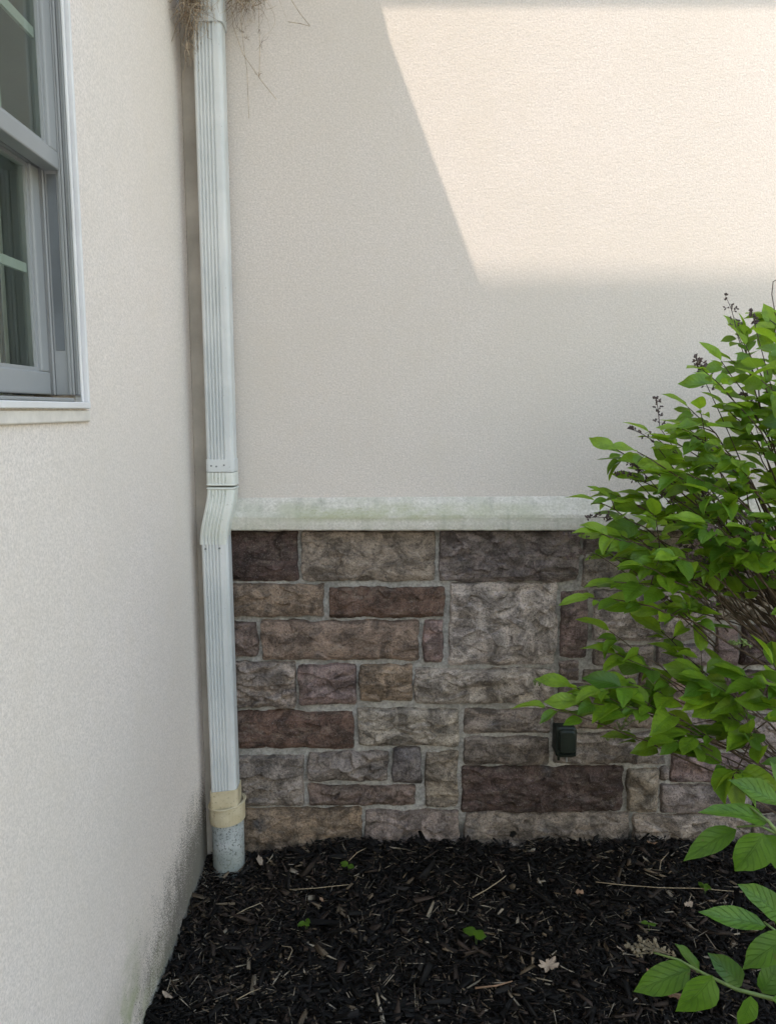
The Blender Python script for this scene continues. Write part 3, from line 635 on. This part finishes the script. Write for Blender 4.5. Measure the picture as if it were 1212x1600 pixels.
V, F = hollow([((xl2, PYC, z0_-0.03, 0), AP), ((xl2, PYC, z1_, 0.12), AP)], [((xl2, PYC, z0_-0.03, 0), ap2), ((xl2, PYC, z1_, 0.12), ap2)])
mesh_obj("adapter_collar", V, F, M['adapter'], ds)
z2_, z3_ = at_y(348, 1286, PF)[2], at_y(348, 1262, PF)[2]
n = 36; ro, ri = ring_round(RP+0.0065, n), ring_round(RP+0.0005, n)
V, F = hollow([((xl2+0.002, PYR, z2_-0.006, 0.10), ro), ((xl2+0.002, PYR, z3_, 0.16), ro)], [((xl2+0.002, PYR, z2_-0.006, 0.10), ri), ((xl2+0.002, PYR, z3_, 0.16), ri)])
mesh_obj("adapter_ring", V, F, M['adapter'], ds)
mb = MB(); rr_ = [(xl2+0.002+a*1.10, PYR+b*1.10, z3_ + a*0.17) for a, b in ring_round(RP+0.003, n)]; mb.tube(rr_ + rr_[:1], 0.0022, 6, False); mb.build("adapter_rim", M['adapter'], ds, smooth=True)
mb = MB(); mb.add([(xl2+a, PYR+b, z3_-0.012 + a*.13) for a, b in ring_round(RP, n)], [tuple(range(n))]); mb.build("adapter_plate", M['adapter'], ds)
V, F = hollow([((xl2+0.002, PYR, -0.16, 0), ring_round(RP, n)), ((xl2+0.002, PYR, z2_+0.01, 0.0), ring_round(RP, n))], [((xl2+0.002, PYR, -0.16, 0), ring_round(RP-0.004, n)), ((xl2+0.002, PYR, z2_+0.01, 0.0), ring_round(RP-0.004, n))])
mesh_obj("drain_pipe", V, F, M['drain'], ds, smooth=False)

# ------------------------------------------------------------------ dark green box on the stones
p0 = at_y(882, 1156, -0.005)
bx = empty("outlet_box", (p0[0], 0.01, p0[2]), "small dark green box fixed to the stones, half hidden under the leaves", "electrical box")
w, h = 0.035, 0.054
def rbox(cx, cz, w, h, y0, y1, r, nm, mat, taper=0.9):
    pts = []
    for (sx, sz, a0) in ((1, 1, 0), (-1, 1, .5), (-1, -1, 1), (1, -1, 1.5)):
        for k in range(5):
            a = (a0 + k/8)*math.pi; pts.append((sx*(w-r) + r*math.cos(a), sz*(h-r) + r*math.sin(a)))
    n = len(pts); V = [(cx+a, y1, cz+b) for a, b in pts] + [(cx+a, y0+0.006, cz+b) for a, b in pts] + [(cx+a*taper, y0, cz+b*taper) for a, b in pts]
    F = [(k, (k+1) % n, n+(k+1) % n, n+k) for k in range(n)] + [(n+k, n+(k+1) % n, 2*n+(k+1) % n, 2*n+k) for k in range(n)] + [tuple(range(2*n, 3*n))]
    return mesh_obj(nm, V, F, mat, bx, smooth=False)
rbox(p0[0], p0[2], w, h, -0.030, 0.035, 0.014, "body", M['box_green'])
rbox(p0[0], p0[2]+0.008, w*0.78, h*0.76, -0.048, -0.0305, 0.012, "cover", M['box_green'], 0.86)
mb = MB(); mb.box((p0[0]-0.030, -0.044, p0[2]-0.041), (p0[0]+0.030, -0.0306, p0[2]-0.037)); mb.build("latch", M['box_green'], bx)
mb = MB(); mb.tube([(p0[0]+0.010, 0.0, p0[2]-h+0.004), (p0[0]+0.010, 0.002, p0[2]-h-0.028)], 0.003); mb.build("conduit", M['vinyl'], bx); mb = MB(); mb.tube([(p0[0]-0.018, 0.0, p0[2]-h+0.004), (p0[0]-0.018, 0.002, p0[2]-h-0.022)], 0.005); mb.build("conduit", M['box_green'], bx)

# ------------------------------------------------------------------ leaves
NU, NV = 9, 5
def leaf_template():
    us = np.linspace(0, 1, NU); vs = np.linspace(-1, 1, NV)
    wid = (us**0.55) * ((1-us)**0.85) * 1.0; wid = wid/wid.max(); wid[-1] = 0.0; wid[0] = 0.0; wid[-2] *= 0.75
    return us, vs, wid
US, VS, WID = leaf_template()
LF = np.array([[i*NV+j, i*NV+j+1, (i+1)*NV+j+1, (i+1)*NV+j] for i in range(NU-1) for j in range(NV-1)])
class Leaves:
    def __init__(s): s.V = []; s.F = []; s.T = []; s.U = []; s.n = 0
    def add(s, base, d, nrm, L, W, fold=0.35, droop=0.25, tint=(0.5, 0.2), wave=0.04, twist=None):
        d = np.array(d, float); d /= np.linalg.norm(d); nrm = np.array(nrm, float); nrm -= d*nrm.dot(d)
        if np.linalg.norm(nrm) < 1e-4: nrm = np.array([0.1, 0.2, 1.0]); nrm -= d*nrm.dot(d)
        nrm /= np.linalg.norm(nrm); sd = np.cross(nrm, d)
        u, v = np.meshgrid(US, VS, indexing='ij'); w = WID[:, None]*v
        ph = random.uniform(0, 6.28)
        x = u*L*(1 - 0.12*abs(droop)*u); y = w*W*0.5*math.cos(fold)
        z = np.abs(w)*W*0.5*math.sin(fold) - droop*L*u*u*0.6 + wave*W*np.sin(u*9+ph)*np.abs(v)*WID[:, None]*np.sign(v)
        tw = (random.gauss(0, 0.45) if twist is None else twist)*u; y, z = y*np.cos(tw) - z*np.sin(tw), y*np.sin(tw) + z*np.cos(tw)
        y = y + 0.05*L*math.sin(ph)*u*u
        P = np.array(base)[None, None] + x[..., None]*d + y[..., None]*sd + z[..., None]*nrm
        s.V.append(P.reshape(-1, 3)); s.F.append(LF + s.n); s.n += NU*NV
        s.T.append(np.tile(np.array([tint[0], tint[1], 0, 1.0]), (NU*NV, 1))); s.U.append(np.stack([u, (v*0.5+0.5)], -1).reshape(-1, 2))
    def build(s, name, mat, parent=None):
        return mesh_obj(name, np.concatenate(s.V), np.concatenate(s.F), mat, parent, smooth=True, tint=np.concatenate(s.T), uv=np.concatenate(s.U))
def bez(a, b, c, n):
    a, b, c = (np.array(q, float) for q in (a, b, c)); t = np.linspace(0, 1, n)[:, None]
    return a*(1-t)**2 + 2*b*t*(1-t) + c*t*t
OCT_F = [(0,2,4),(2,1,4),(1,3,4),(3,0,4),(2,0,5),(1,2,5),(3,1,5),(0,3,5)]
def capsule(mb, p, d, L, r):
    d = Vector(d).normalized(); a = d.cross(Vector((0.2, 0.5, 0.9))).normalized(); b = d.cross(a); c = Vector(p) + d*L*0.5
    mb.add([c+a*r, c-a*r, c+b*r, c-b*r, c+d*L*0.5, c-d*L*0.5], OCT_F)
def panicle(mb, base, d, size):
    """dried flower head: an axis with short side stalks and small capsules"""
    base = np.array(base, float); d = np.array(d, float); d /= np.linalg.norm(d)
    tip = base + d*size + np.array([random.uniform(-.1, .1)*size, 0, -0.06*size]); ax = bez(base, base + d*size*0.5 + np.array([0, 0, size*0.1]), tip, 9)
    mb.tube(ax, np.linspace(0.0012, 0.0006, 9), 4)
    for k in range(1, 9):
        for s_ in (-1, 1):
            if random.random() < 0.12: continue
            sd = Vector((random.uniform(-1, 1), random.uniform(-1, 1), random.uniform(-0.4, 1))).normalized()
            l = size*0.30*(1 - k/10)*random.uniform(0.6, 1.2); q = Vector(ax[k]) + sd*l
            mb.tube([ax[k], q], 0.0005, 3, False)
            for j in range(random.randint(2, 4)):
                e = Vector((random.uniform(-1, 1), random.uniform(-1, 1), random.uniform(-1, 1))).normalized()
                capsule(mb, q + (Vector(ax[k])-q)*random.uniform(0, .7), e + sd, 0.009, 0.0029)
def in_poly(x, y, poly):
    c = False; j = len(poly)-1
    for i in range(len(poly)):
        xi, yi = poly[i]; xj, yj = poly[j]
        if ((yi > y) != (yj > y)) and x < (xj-xi)*(y-yi)/(yj-yi)+xi: c = not c
        j = i
    return c

# main shrub
sb = np.array([1.42, -0.62, gz(1.42, -0.62).item()])
shrub = empty("leafy_shrub", tuple(sb), "large leafy green shrub with thin brown stems and dry seed heads before the stone wall", "shrub")
LV = Leaves(); BR = MB(); SD = MB(); GS = MB()
hub = np.array([1.22, -0.62, 0.62])
def twig_leaves(path, L, n_pairs, start=0.35, tone=None, upright=0.0):
    m_ = len(path)
    for k in range(n_pairs):
        t = start + (1-start)*(k+0.5)/n_pairs; i = min(int(t*(m_-1)), m_-2); f = t*(m_-1)-i
        p = path[i]*(1-f) + path[i+1]*f; d = path[i+1]-path[i]; d = d/np.linalg.norm(d)
        rot = 1 if k % 2 == 0 else 0
        sdv = np.cross(d, [0, 0, 1.0]); sdv /= (np.linalg.norm(sdv)+1e-9)
        for s_ in (-1, 1):
            if random.random() < 0.06: continue
            side_ = sdv*s_*(0.95 if rot else 0.45) + np.array([0, 0, (0.1 if rot else 0.35*s_)])
            ld = d*random.uniform(0.5, 1.0) + side_*random.uniform(0.6, 1.1) + np.array([random.gauss(-.1, .25), random.gauss(-.15, .2), random.gauss(-0.18, .18)])
            ld[2] = ld[2]*0.55 - 0.10
            nr = np.array([random.gauss(-.12, .35), random.gauss(-0.42, .35), 1.0])
            l = L*random.choice((1, 1, 1, .6))*random.uniform(0.6, 1.2)*(0.75 + 0.25*math.sin(math.pi*min(1, (k+1)/n_pairs)))
            tn = tone if tone is not None else random.random()
            ldn = ld/np.linalg.norm(ld); GS.tube([p, p + ldn*0.012], 0.0008, 3, False)
            LV.add(p + ldn*0.010, ld, nr, l, l*random.uniform(0.54, 0.70), random.uniform(0.05, 0.8), random.choice((1, 1, 1, 1.8))*random.uniform(-0.05, 0.5), (min(1, max(0, tn + random.gauss(0, .25))), max(0, random.gauss(0.22, 0.30))))
    d = path[-1]-path[-2]; d = d/np.linalg.norm(d)
    LV.add(path[-1], d + np.array([0, 0, -0.15]), (random.gauss(0, .3), -0.2, 1), L*0.9, L*0.48, 0.3, 0.3, (0.7, 0.5))
def branch(tip, L=0.07, pairs=5, side=3, seed=False, r0=0.0045, hubp=None, arch=0.12, start=0.4):
    h0 = (hub if hubp is None else np.array(hubp)) + np.array([random.gauss(0, .03), random.gauss(0, .03), random.gauss(0, .03)])
    tip = np.array(tip, float); mid = (h0+tip)/2 + np.array([random.gauss(0, .03), random.gauss(0, .03), arch*np.linalg.norm(tip-h0) + random.gauss(0, .02)])
    path = bez(h0, mid, tip, 16); nrm = np.linspace(r0, 0.0012, 16)
    path[1:-1] += np.array([[random.gauss(0, .003) for _ in range(3)] for _ in range(14)])
    BR.tube(path, nrm, 5)
    twig_leaves(path[8:], L, pairs, start if start else 0.1)
    for k in range(side):
        i = random.randint(8, 14); b0 = path[i]; dd = path[i+1]-path[i]; dd /= np.linalg.norm(dd)
        e = b0 + (dd*0.6 + np.array([random.gauss(0, .6), random.gauss(0, .6), random.gauss(0.15, .4)]))*random.uniform(0.05, 0.12)
        tw = bez(b0, (b0+e)/2 + np.array([0, 0, .01]), e, 5); BR.tube(tw, np.linspace(0.0016, 0.0008, 5), 4); twig_leaves(tw, L*0.9, 2, 0.3)
        if random.random() < 0.15: panicle(SD, e, e-b0+np.array([0, 0, 0.04]), 0.05)
    if seed:
        d = path[-1]-path[-3]; d /= np.linalg.norm(d); panicle(SD, path[-2], d + np.array([-0.1, 0, 0.9]), random.uniform(0.07, 0.10))
UP = [(1300,470),(1212,505),(1150,530),(1105,575),(1105,610),(1070,640),(1010,675),(965,700),(975,740),(940,770),(925,800),(905,830),(930,860),(940,870),(1000,850),(1100,840),(1212,830),(1420,850),(1420,480)]
made = 0; tries = 0
while made < 66 and tries < 5000:
    tries += 1; px = random.uniform(890, 1420); py = random.uniform(470, 920)
    if not in_poly(px-12, py, UP): continue
    if 1130 < px < 1212 and 700 < py < 800 and random.random() < 0.75: continue
    if px > 1230 and random.random() < 0.35: continue
    y = random.uniform(-0.85, -0.22) if px > 1000 else random.uniform(-0.75, -0.45)
    branch(at_y(px, py, y), 0.080, 4, 2, seed=False, arch=0.26); made += 1
# tips that define the outline, with their dry seed heads
for (px, py, y, sd_) in [(1112,560,-0.5,0),(1195,510,-0.45,0),(1150,535,-0.5,0),(1060,632,-0.5,0),(1110,600,-0.6,0),(948,698,-0.55,0),(1000,672,-0.5,0),(915,778,-0.6,0),(950,770,-0.55,0),(925,830,-0.7,0),(975,838,-0.6,0),
                         (1090,765,-0.75,0),(990,880,-0.75,0),(1040,865,-0.8,0),(905,930,-0.7,0),(945,905,-0.7,0),(1010,735,-0.5,0)]:
    branch(at_y(px+14, py+4, y), 0.085, 4, 2, arch=0.24)
for (px, py, y, dx, dz, s_) in [(1150,520,-0.45,-0.25,1,0.10),(1108,612,-0.5,-0.5,0.8,0.085),(1030,668,-0.5,-0.15,1,0.085),(1020,690,-0.5,-0.9,0.5,0.08),(1180,515,-0.5,-0.3,1,0.05),
                           (995,752,-0.55,-0.8,0.3,0.06),(962,812,-0.6,-0.9,0.1,0.07),(925,848,-0.65,-1,0.3,0.08),(930,865,-0.65,-1,-0.1,0.07),(1010,745,-0.55,-0.5,0.4,0.06),(1060,790,-0.6,-0.5,0.4,0.07),
                           (1120,820,-0.8,-0.3,-0.3,0.09),(1150,800,-0.75,0.2,-0.2,0.08)]:
    b0 = at_y(px, py, y); e = hub + (b0-hub)*0.55; tw = bez(e, (e+b0)/2 + np.array([0, 0, .03]), b0, 8); BR.tube(tw, np.linspace(0.002, 0.001, 8), 4); panicle(SD, b0, (dx, 0, dz), s_)
# lower boughs hanging in front of the stones
hub2 = np.array([1.18, -0.70, 0.45])
LOW = [(930,990,-0.62),(1010,990,-0.55),(940,1025,-0.65),(985,1045,-0.65),(1040,1030,-0.6),(830,1108,-0.70),(870,1075,-0.66),(885,1100,-0.7),(930,1095,-0.7),(960,1070,-0.66),(985,1100,-0.7),
       (1050,1150,-0.72),(1075,1180,-0.72),(1030,1160,-0.74),(1090,1100,-0.72),(1110,1130,-0.72),(1140,1060,-0.75),(1120,1095,-0.74),(1075,1060,-0.7),(1185,1040,-0.8),(1190,1110,-0.8),(1150,1150,-0.75)]
for (px, py, y) in LOW:
    branch(at_y(px+22, py-4, y), 0.102, 2, 1, hubp=hub2, arch=0.10, r0=0.003, start=0.62)
# pale extra clusters of spent flowers low down
for (px, py, y, dx, dz, s_) in [(870,1075,-0.6,-1,0.3,0.07),(990,1125,-0.55,-0.6,-0.5,0.08),(1175,1010,-0.85,-0.9,0.2,0.05)]:
    panicle(GS, at_y(px, py, y), (dx, 0, dz), s_)
# main stems up from the soil to the hub, and the bare crossing stems behind
for k in range(9):
    a = sb + np.array([random.gauss(0, .05), random.gauss(0, .04), -0.03]); h_ = (hub if k % 2 else hub2) + np.array([random.gauss(0, .03), random.gauss(0, .03), random.gauss(0, .03)])
    BR.tube(bez(a, (a+h_)/2 + np.array([0.04, 0, 0.05]), h_, 10), np.linspace(0.011, 0.006, 10), 7)
for k in range(26):
    a = at_y(1212 + random.uniform(10, 130), 985 + random.uniform(-60, 60), -0.5); b = at_y(random.uniform(1030, 1190), random.uniform(868, 925), random.uniform(-0.5, -0.25))
    BR.tube(bez(a, (a+b)/2 + np.array([0, 0, random.uniform(0, .03)]), b, 8), np.linspace(0.0034, 0.0014, 8), 5)
for (p_, q_) in [((1052,925,-.5),(1022,985,-.5)), ((1110,925,-.5),(1055,965,-.5)), ((1080,955,-.45),(1212,1000,-.45)), ((1120,970,-.45),(1200,930,-.45)), ((1140,1060,-.5),(1212,1010,-.5)), ((1130,1240,-.6),(1180,1140,-.6)), ((1180,1140,-.6),(1290,1060,-.6))]:
    a = at_y(*p_); b = at_y(*q_); BR.tube(bez(a, (a+b)/2 + np.array([0.01, 0, .012]), b, 7), 0.0019, 5)
# one wiry bare shoot at the right edge
pts = [at_y(x_, y_, -0.5) for x_, y_ in ((1225,520),(1210,490),(1205,460),(1207,440),(1222,432))]; SD.tube(pts, 0.0012, 4)
LV.build("foliage", M['leaf'], shrub); BR.build("stems", M['bark'], shrub, smooth=True); SD.build("seed_heads", M['seed'], shrub); GS.build("leaf_stalks", M['green_stem'], shrub)

# near shrub, low at the right: large leaves placed one by one
nb0 = at_z(1330, 1620, -0.03); near = empty("young_shrub", (nb0[0], nb0[1], -0.03), "low sprays of large bright green leaves in the near right corner over the mulch", "shrub")
LN = Leaves(); NS = MB(); NP = MB()
def pl(px, py, dist):                                        # a point this far along the sight line
    d = ray(px, py); return ORG + d*dist
def near_leaf(b, t, dist, wr=0.52, nrm=(0.0, -0.45, 1.0), tint=(0.6, 0.35), fold=0.34, droop=0.20, db=0.0):
    B = pl(b[0], b[1], dist+db); T_ = pl(t[0], t[1], dist); L = np.linalg.norm(T_-B)
    LN.add(B, T_-B, np.array(nrm) + np.array([random.gauss(0, .2), 0, 0]), L*1.03, L*wr, fold*random.uniform(.5, 1.4), droop*random.uniform(.4, 1.6), tint, 0.07, random.gauss(0, .25)); return B
near_leaf((1218,1256),(1144,1216),1.22,0.50,tint=(.7,.5)); near_leaf((1199,1284),(1094,1257),1.20,0.42,tint=(.8,.55),nrm=(0,-.3,1))
near_leaf((1150,1296),(1063,1336),1.20,0.40,tint=(.5,.35)); near_leaf((1192,1302),(1152,1368),1.16,0.74,nrm=(0,-1,.6),tint=(.6,.4)); near_leaf((1188,1304),(1226,1362),1.18,0.6,nrm=(.3,-1,.6),tint=(.4,.3))
near_leaf((1235,1265),(1216,1190),1.26,0.5,tint=(.5,.3))
near_leaf((1222,1432),(1156,1381),1.14,0.55,tint=(.5,.3),nrm=(0,-.8,1)); near_leaf((1196,1447),(1094,1424),1.12,0.36,tint=(.55,.35)); near_leaf((1235,1462),(1158,1513),1.10,0.5,tint=(.45,.3),nrm=(0,-.9,1)); near_leaf((1215,1450),(1240,1395),1.14,0.5)
near_leaf((1078,1512),(991,1554),1.18,0.5,tint=(.6,.4),nrm=(.1,-1,1)); near_leaf((1112,1524),(1064,1594),1.14,0.62,tint=(.55,.4),nrm=(0,-1,.6))
near_leaf((1092,1518),(1056,1476),1.22,0.5,tint=(.3,.25)); near_leaf((1158,1540),(1112,1492),1.2,0.62,tint=(.15,.1),nrm=(0,-1,1)); near_leaf((1172,1556),(1158,1612),1.12,0.6,tint=(.6,.4),nrm=(0,-1,.6))
near_leaf((1190,1552),(1222,1494),1.16,0.6,tint=(.2,.15),nrm=(0,-1,1)); near_leaf((1205,1560),(1245,1590),1.12,0.6)
def stem(pts, r, mat_mb): mat_mb.tube(pts, r, 6)
S1 = [pl(1150,1292,1.20), pl(1186,1290,1.19), pl(1215,1304,1.18), pl(1300,1370,1.16), pl(1370,1500,1.2), (nb0[0]+.02, nb0[1], -.05)]
S2 = [pl(1192,1440,1.13), pl(1215,1458,1.12), pl(1290,1520,1.14), (nb0[0], nb0[1], -.05)]
S3 = [pl(1020,1488,1.2), pl(1060,1500,1.19), pl(1100,1522,1.17), pl(1150,1546,1.15), pl(1212,1562,1.14), pl(1290,1600,1.2), (nb0[0]-.02, nb0[1], -.05)]
S4 = [pl(1172,1262,1.21), pl(1200,1284,1.19), pl(1215,1304,1.18)]
for S in (S1, S2, S3, S4): stem(S, np.linspace(0.0016, 0.0042, len(S)), NS)
for k in range(26):
    q = pl(random.uniform(988, 1040), random.uniform(1465, 1492), 1.2); capsule(NP, q, (random.gauss(0, 1), random.gauss(0, 1), random.gauss(0, 1)), 0.008, 0.0026); NP.tube([q, pl(1030, 1488, 1.2)], 0.0006, 3, False)
panicle(NP, pl(1045, 1492, 1.2), (-1, 0, 0.25), 0.06)
LN.build("foliage", M['leaf_near'], near); NS.build("stems", M['green_stem'], near, smooth=True); NP.build("seed_heads", M['tuft'], near)

# ------------------------------------------------------------------ dry nest stuff hanging by the top of the downspout
nc = at_y(318, 0, -0.13); nest = empty("bird_nest", tuple(nc), "ragged tangle of dry straw and rootlets hanging at the top of the downspout", "nest")
A, B, A2, B2 = MB(), MB(), MB(), MB()
def strand(mb, p, q, sag, r, n=8):
    p, q = np.array(p), np.array(q); k = bez(p, (p+q)/2 + np.array(sag), q, n); k[1:-1] += rng.normal(0, 0.0025, (n-2, 3)); mb.tube(k, np.linspace(r, r*0.5, n), 3, False)
for i in range(700):
    px = random.gauss(300, 12) if i % 3 else random.gauss(383, 15); lim = (45 if px < 330 else 14)
    y0 = random.uniform(-60, lim*random.random()); yd = random.uniform(-0.14, -0.05) if px < 330 else random.uniform(-0.10, -0.03)
    a_ = at_y(px, y0, yd); b_ = at_y(px + random.gauss(0, 14), y0 + abs(random.gauss(0, 26)), yd + random.gauss(0, .015))
    strand((A if px < 342 else A2) if random.random() < 0.55 else (B if px < 342 else B2), a_, b_, rng.normal(0, 0.03, 3), random.uniform(0.0005, 0.0010), 6)
for i in range(30):
    px = random.uniform(290, 308); y0 = random.uniform(-10, 70); a_ = at_y(px, y0, -0.09); b_ = at_y(px+random.gauss(2, 4), y0+random.uniform(10, 60), -0.085); strand(A if i % 2 else B, a_, b_, rng.normal(0, 0.01, 3), 0.0008)
for pts in ([(362,-5),(364,40),(380,85),(410,128),(432,155)], [(377,-5),(377,35),(381,75),(386,110),(389,185)], [(404,-5),(405,40),(406,80),(405,122)], [(452,-5),(468,20),(484,40)], [(450,34),(470,37),(484,41)], [(284,10),(268,28),(262,45)], [(310,0),(308,30),(300,62)], [(283,68),(292,76),(296,84)]):
    (A2 if pts[0][0] > 340 else A).tube([at_y(x_, y_, -0.03 if x_ > 340 else -0.10) for x_, y_ in pts], 0.0010, 4)
for (x_, y_) in ((381,50),(406,46),(404,118),(408,68),(384,60)):
    for k in range(5): strand(B2, at_y(x_, y_, -0.03), at_y(x_+random.gauss(0, 5), y_+random.gauss(0, 6), -0.03), (0, 0, 0), 0.0006, 4)
A.build("straw", M['straw'], nest); B.build("rootlets", M['straw_dark'], nest); A2.build("straw", M['straw'], nest); B2.build("rootlets", M['straw_dark'], nest)

# ------------------------------------------------------------------ small things on the mulch
def gpt(px, py, lift=0.018):
    p = at_z(px, py, 0.0)
    for _ in range(4): p = at_z(px, py, float(gz(p[0], p[1])) + lift)
    return p
def seedling(px, py, n, size, label, yaw=0.0, r=0.6):
    p = gpt(px, py, 0.004); o = empty("seedling", tuple(p), label, "seedling", "green seedlings sprouting in the mulch"); lv = Leaves(); st = MB(); size *= 1.45
    for k in range(n):
        a = yaw + k*2.4; hgt = size*(0.6+0.5*k); top = p + np.array([0.006*math.cos(a), 0.006*math.sin(a), hgt]); st.tube([p - np.array([0, 0, .02]), top], 0.0009, 4)
        lv.add(top, (math.cos(a), math.sin(a), 0.1), (0.1*math.cos(a), -0.5, 1), size, size*r, 0.25, 0.2, (random.uniform(.5, 1), random.uniform(.4, .8)))
        lv.add(top, (-math.cos(a)*.8, math.sin(a+1), 0.1), (0, -0.5, 1), size*0.8, size*r*.8, 0.25, 0.2, (random.uniform(.5, 1), random.uniform(.4, .8)))
    lv.build("leaf", M['leaf_near'], o); st.build("stem", M['green_stem'], o)
seedling(546, 1362, 1, 0.022, "small seedling in the mulch just below the second lowest stone from the downspout", 2.6, 0.7)
seedling(480, 1455, 2, 0.020, "narrow bright seedling with upright leaves standing alone on the left of the mulch", 1.5, 0.6)
seedling(744, 1475, 2, 0.030, "broadest bright green seedling in the middle of the mulch above the oak leaf", 2.4, 0.75)
seedling(1101, 1398, 2, 0.022, "slim seedling growing beside the long pale straw near the shrub", 1.9, 0.5)
seedling(1015, 1455, 2, 0.016, "pale thin seedling just above the near sprig with the dry seed tuft", 0.6, 0.5)

def flat_leaf(name, px, py, outline, size, yaw, mat, label, cat, tilt=(0.2, -0.1), curl=0.5):
    p = gpt(px, py, 0.024); n = len(outline); pts = np.array([(0.0, 0.0)] + list(outline)) * size
    c, s = math.cos(yaw), math.sin(yaw); V = []
    for (a, b) in pts:
        z = curl*(a*a + b*b)/size*0.6 + tilt[0]*b + tilt[1]*a + random.gauss(0, .002); V.append((p[0]+a*c-b*s, p[1]+a*s+b*c, p[2]+z))
    F = [(0, 1+i, 1+(i+1) % n) for i in range(n)]
    o = mesh_obj(name, V, F, mat); o.modifiers.new("solid", 'SOLIDIFY').thickness = 0.0006
    return tag(o, label, cat)
oak = []
for k in range(48):
    t = k/48*2*math.pi; lob = 0.55 + 0.45*abs(math.sin(t*3.5)); rr = 0.34*lob + 0.30*abs(math.cos(t))*lob; oak.append((rr*math.cos(t)*1.25, rr*math.sin(t)*0.95))
plain = [(0.5*math.cos(t), 0.26*math.sin(t)*(1+0.15*math.sin(5*t))) for t in np.linspace(0, 2*math.pi, 18, endpoint=False)]
flat_leaf("oak_leaf", 856, 1508, oak, 0.042, 0.4, M['dry_leaf_pale'], "tan lobed oak leaf lying flat on the mulch in the lower middle", "dry leaf", (0.35, 0))
flat_leaf("oak_leaf", 1044, 1552, oak, 0.082, 2.2, M['dry_leaf'], "reddish brown curled oak leaf on the mulch under the near green leaves", "dry leaf", (0.4, 0.1), 1.2)
flat_leaf("dry_leaf", 406, 1346, plain, 0.040, 1.7, M['dry_leaf_pale'], "pale grey dry leaf standing by the foot of the drain pipe", "dry leaf", (0.9, 0.2), 0.8)
flat_leaf("dry_leaf", 503, 1406, plain, 0.024, 2.0, M['dry_leaf'], "small orange brown dry leaf on the mulch left of centre", "dry leaf", (0.5, 0))
flat_leaf("dry_leaf", 262, 1556, plain, 0.034, 2.6, M['dry_leaf_pale'], "pale curled dry leaf lying against the bottom of the side wall", "dry leaf", (0.5, 0.2), 1.2)
flat_leaf("dry_leaf", 969, 1483, plain, 0.024, 2.3, M['dry_leaf_pale'], "tiny pinkish dry leaf just left of the dry seed tuft", "dry leaf", (0.6, 0))
flat_leaf("dry_leaf", 1075, 1414, plain, 0.030, 0.3, M['dry_leaf_pale'], "whitish crumpled dry leaf right under the long pale straw", "dry leaf", (0.5, 0), 1.4)
flat_leaf("dry_leaf", 1018, 1318, plain, 0.034, 2.9, M['dry_leaf'], "brown dry leaf leaning at the foot of the stones on the right", "dry leaf", (0.7, 0), 1.2)
flat_leaf("dry_leaf", 905, 1394, plain, 0.026, 0.1, M['dry_leaf'], "narrow brown dry leaf lying level below the long pale straw", "dry leaf", (0.5, 0))
def twig(pts, r, label, mat='twig'):
    P = [gpt(x_, y_, 0.022 + 0.006*(k % 2)) for k, (x_, y_) in enumerate(pts)]; mb = MB(); mb.tube(P, np.linspace(r, r*0.6, len(P)), 5); o = mb.build("dry_twig", M[mat], smooth=True)
    return tag(o, label, "twig", "dry twigs lying on the mulch")
twig([(930,1378),(975,1383),(1030,1387),(1090,1388),(1160,1394)], 0.0016, "longest pale straw stalk lying level across the mulch on the right")
twig([(738,1402),(760,1390),(782,1375),(790,1368)], 0.0020, "bent tan twig pointing up right on the mulch in the centre")
twig([(452,1390),(490,1388),(545,1382)], 0.0015, "thin pale twig lying level below the small seedling by the stones")
twig([(360,1434),(385,1420),(410,1410)], 0.0018, "short pale twig sloping up right below the drain pipe")
twig([(370,1562),(392,1550),(408,1544)], 0.0014, "thin twig sloping up right low on the left of the mulch")
twig([(742,1544),(775,1540),(800,1533)], 0.0030, "thick brown stick lying nearly level left of the oak leaf", 'dry_leaf')
twig([(545,1345),(558,1332),(572,1325)], 0.0015, "short pale twig leaning at the base of the stones")
twig([(450,1500),(457,1485),(455,1480),(440,1478)], 0.0014, "small hooked pale twig on the left side of the mulch")
twig([(1030,1360),(1032,1345),(1044,1332)], 0.0016, "forked upright twig by the stones on the right")
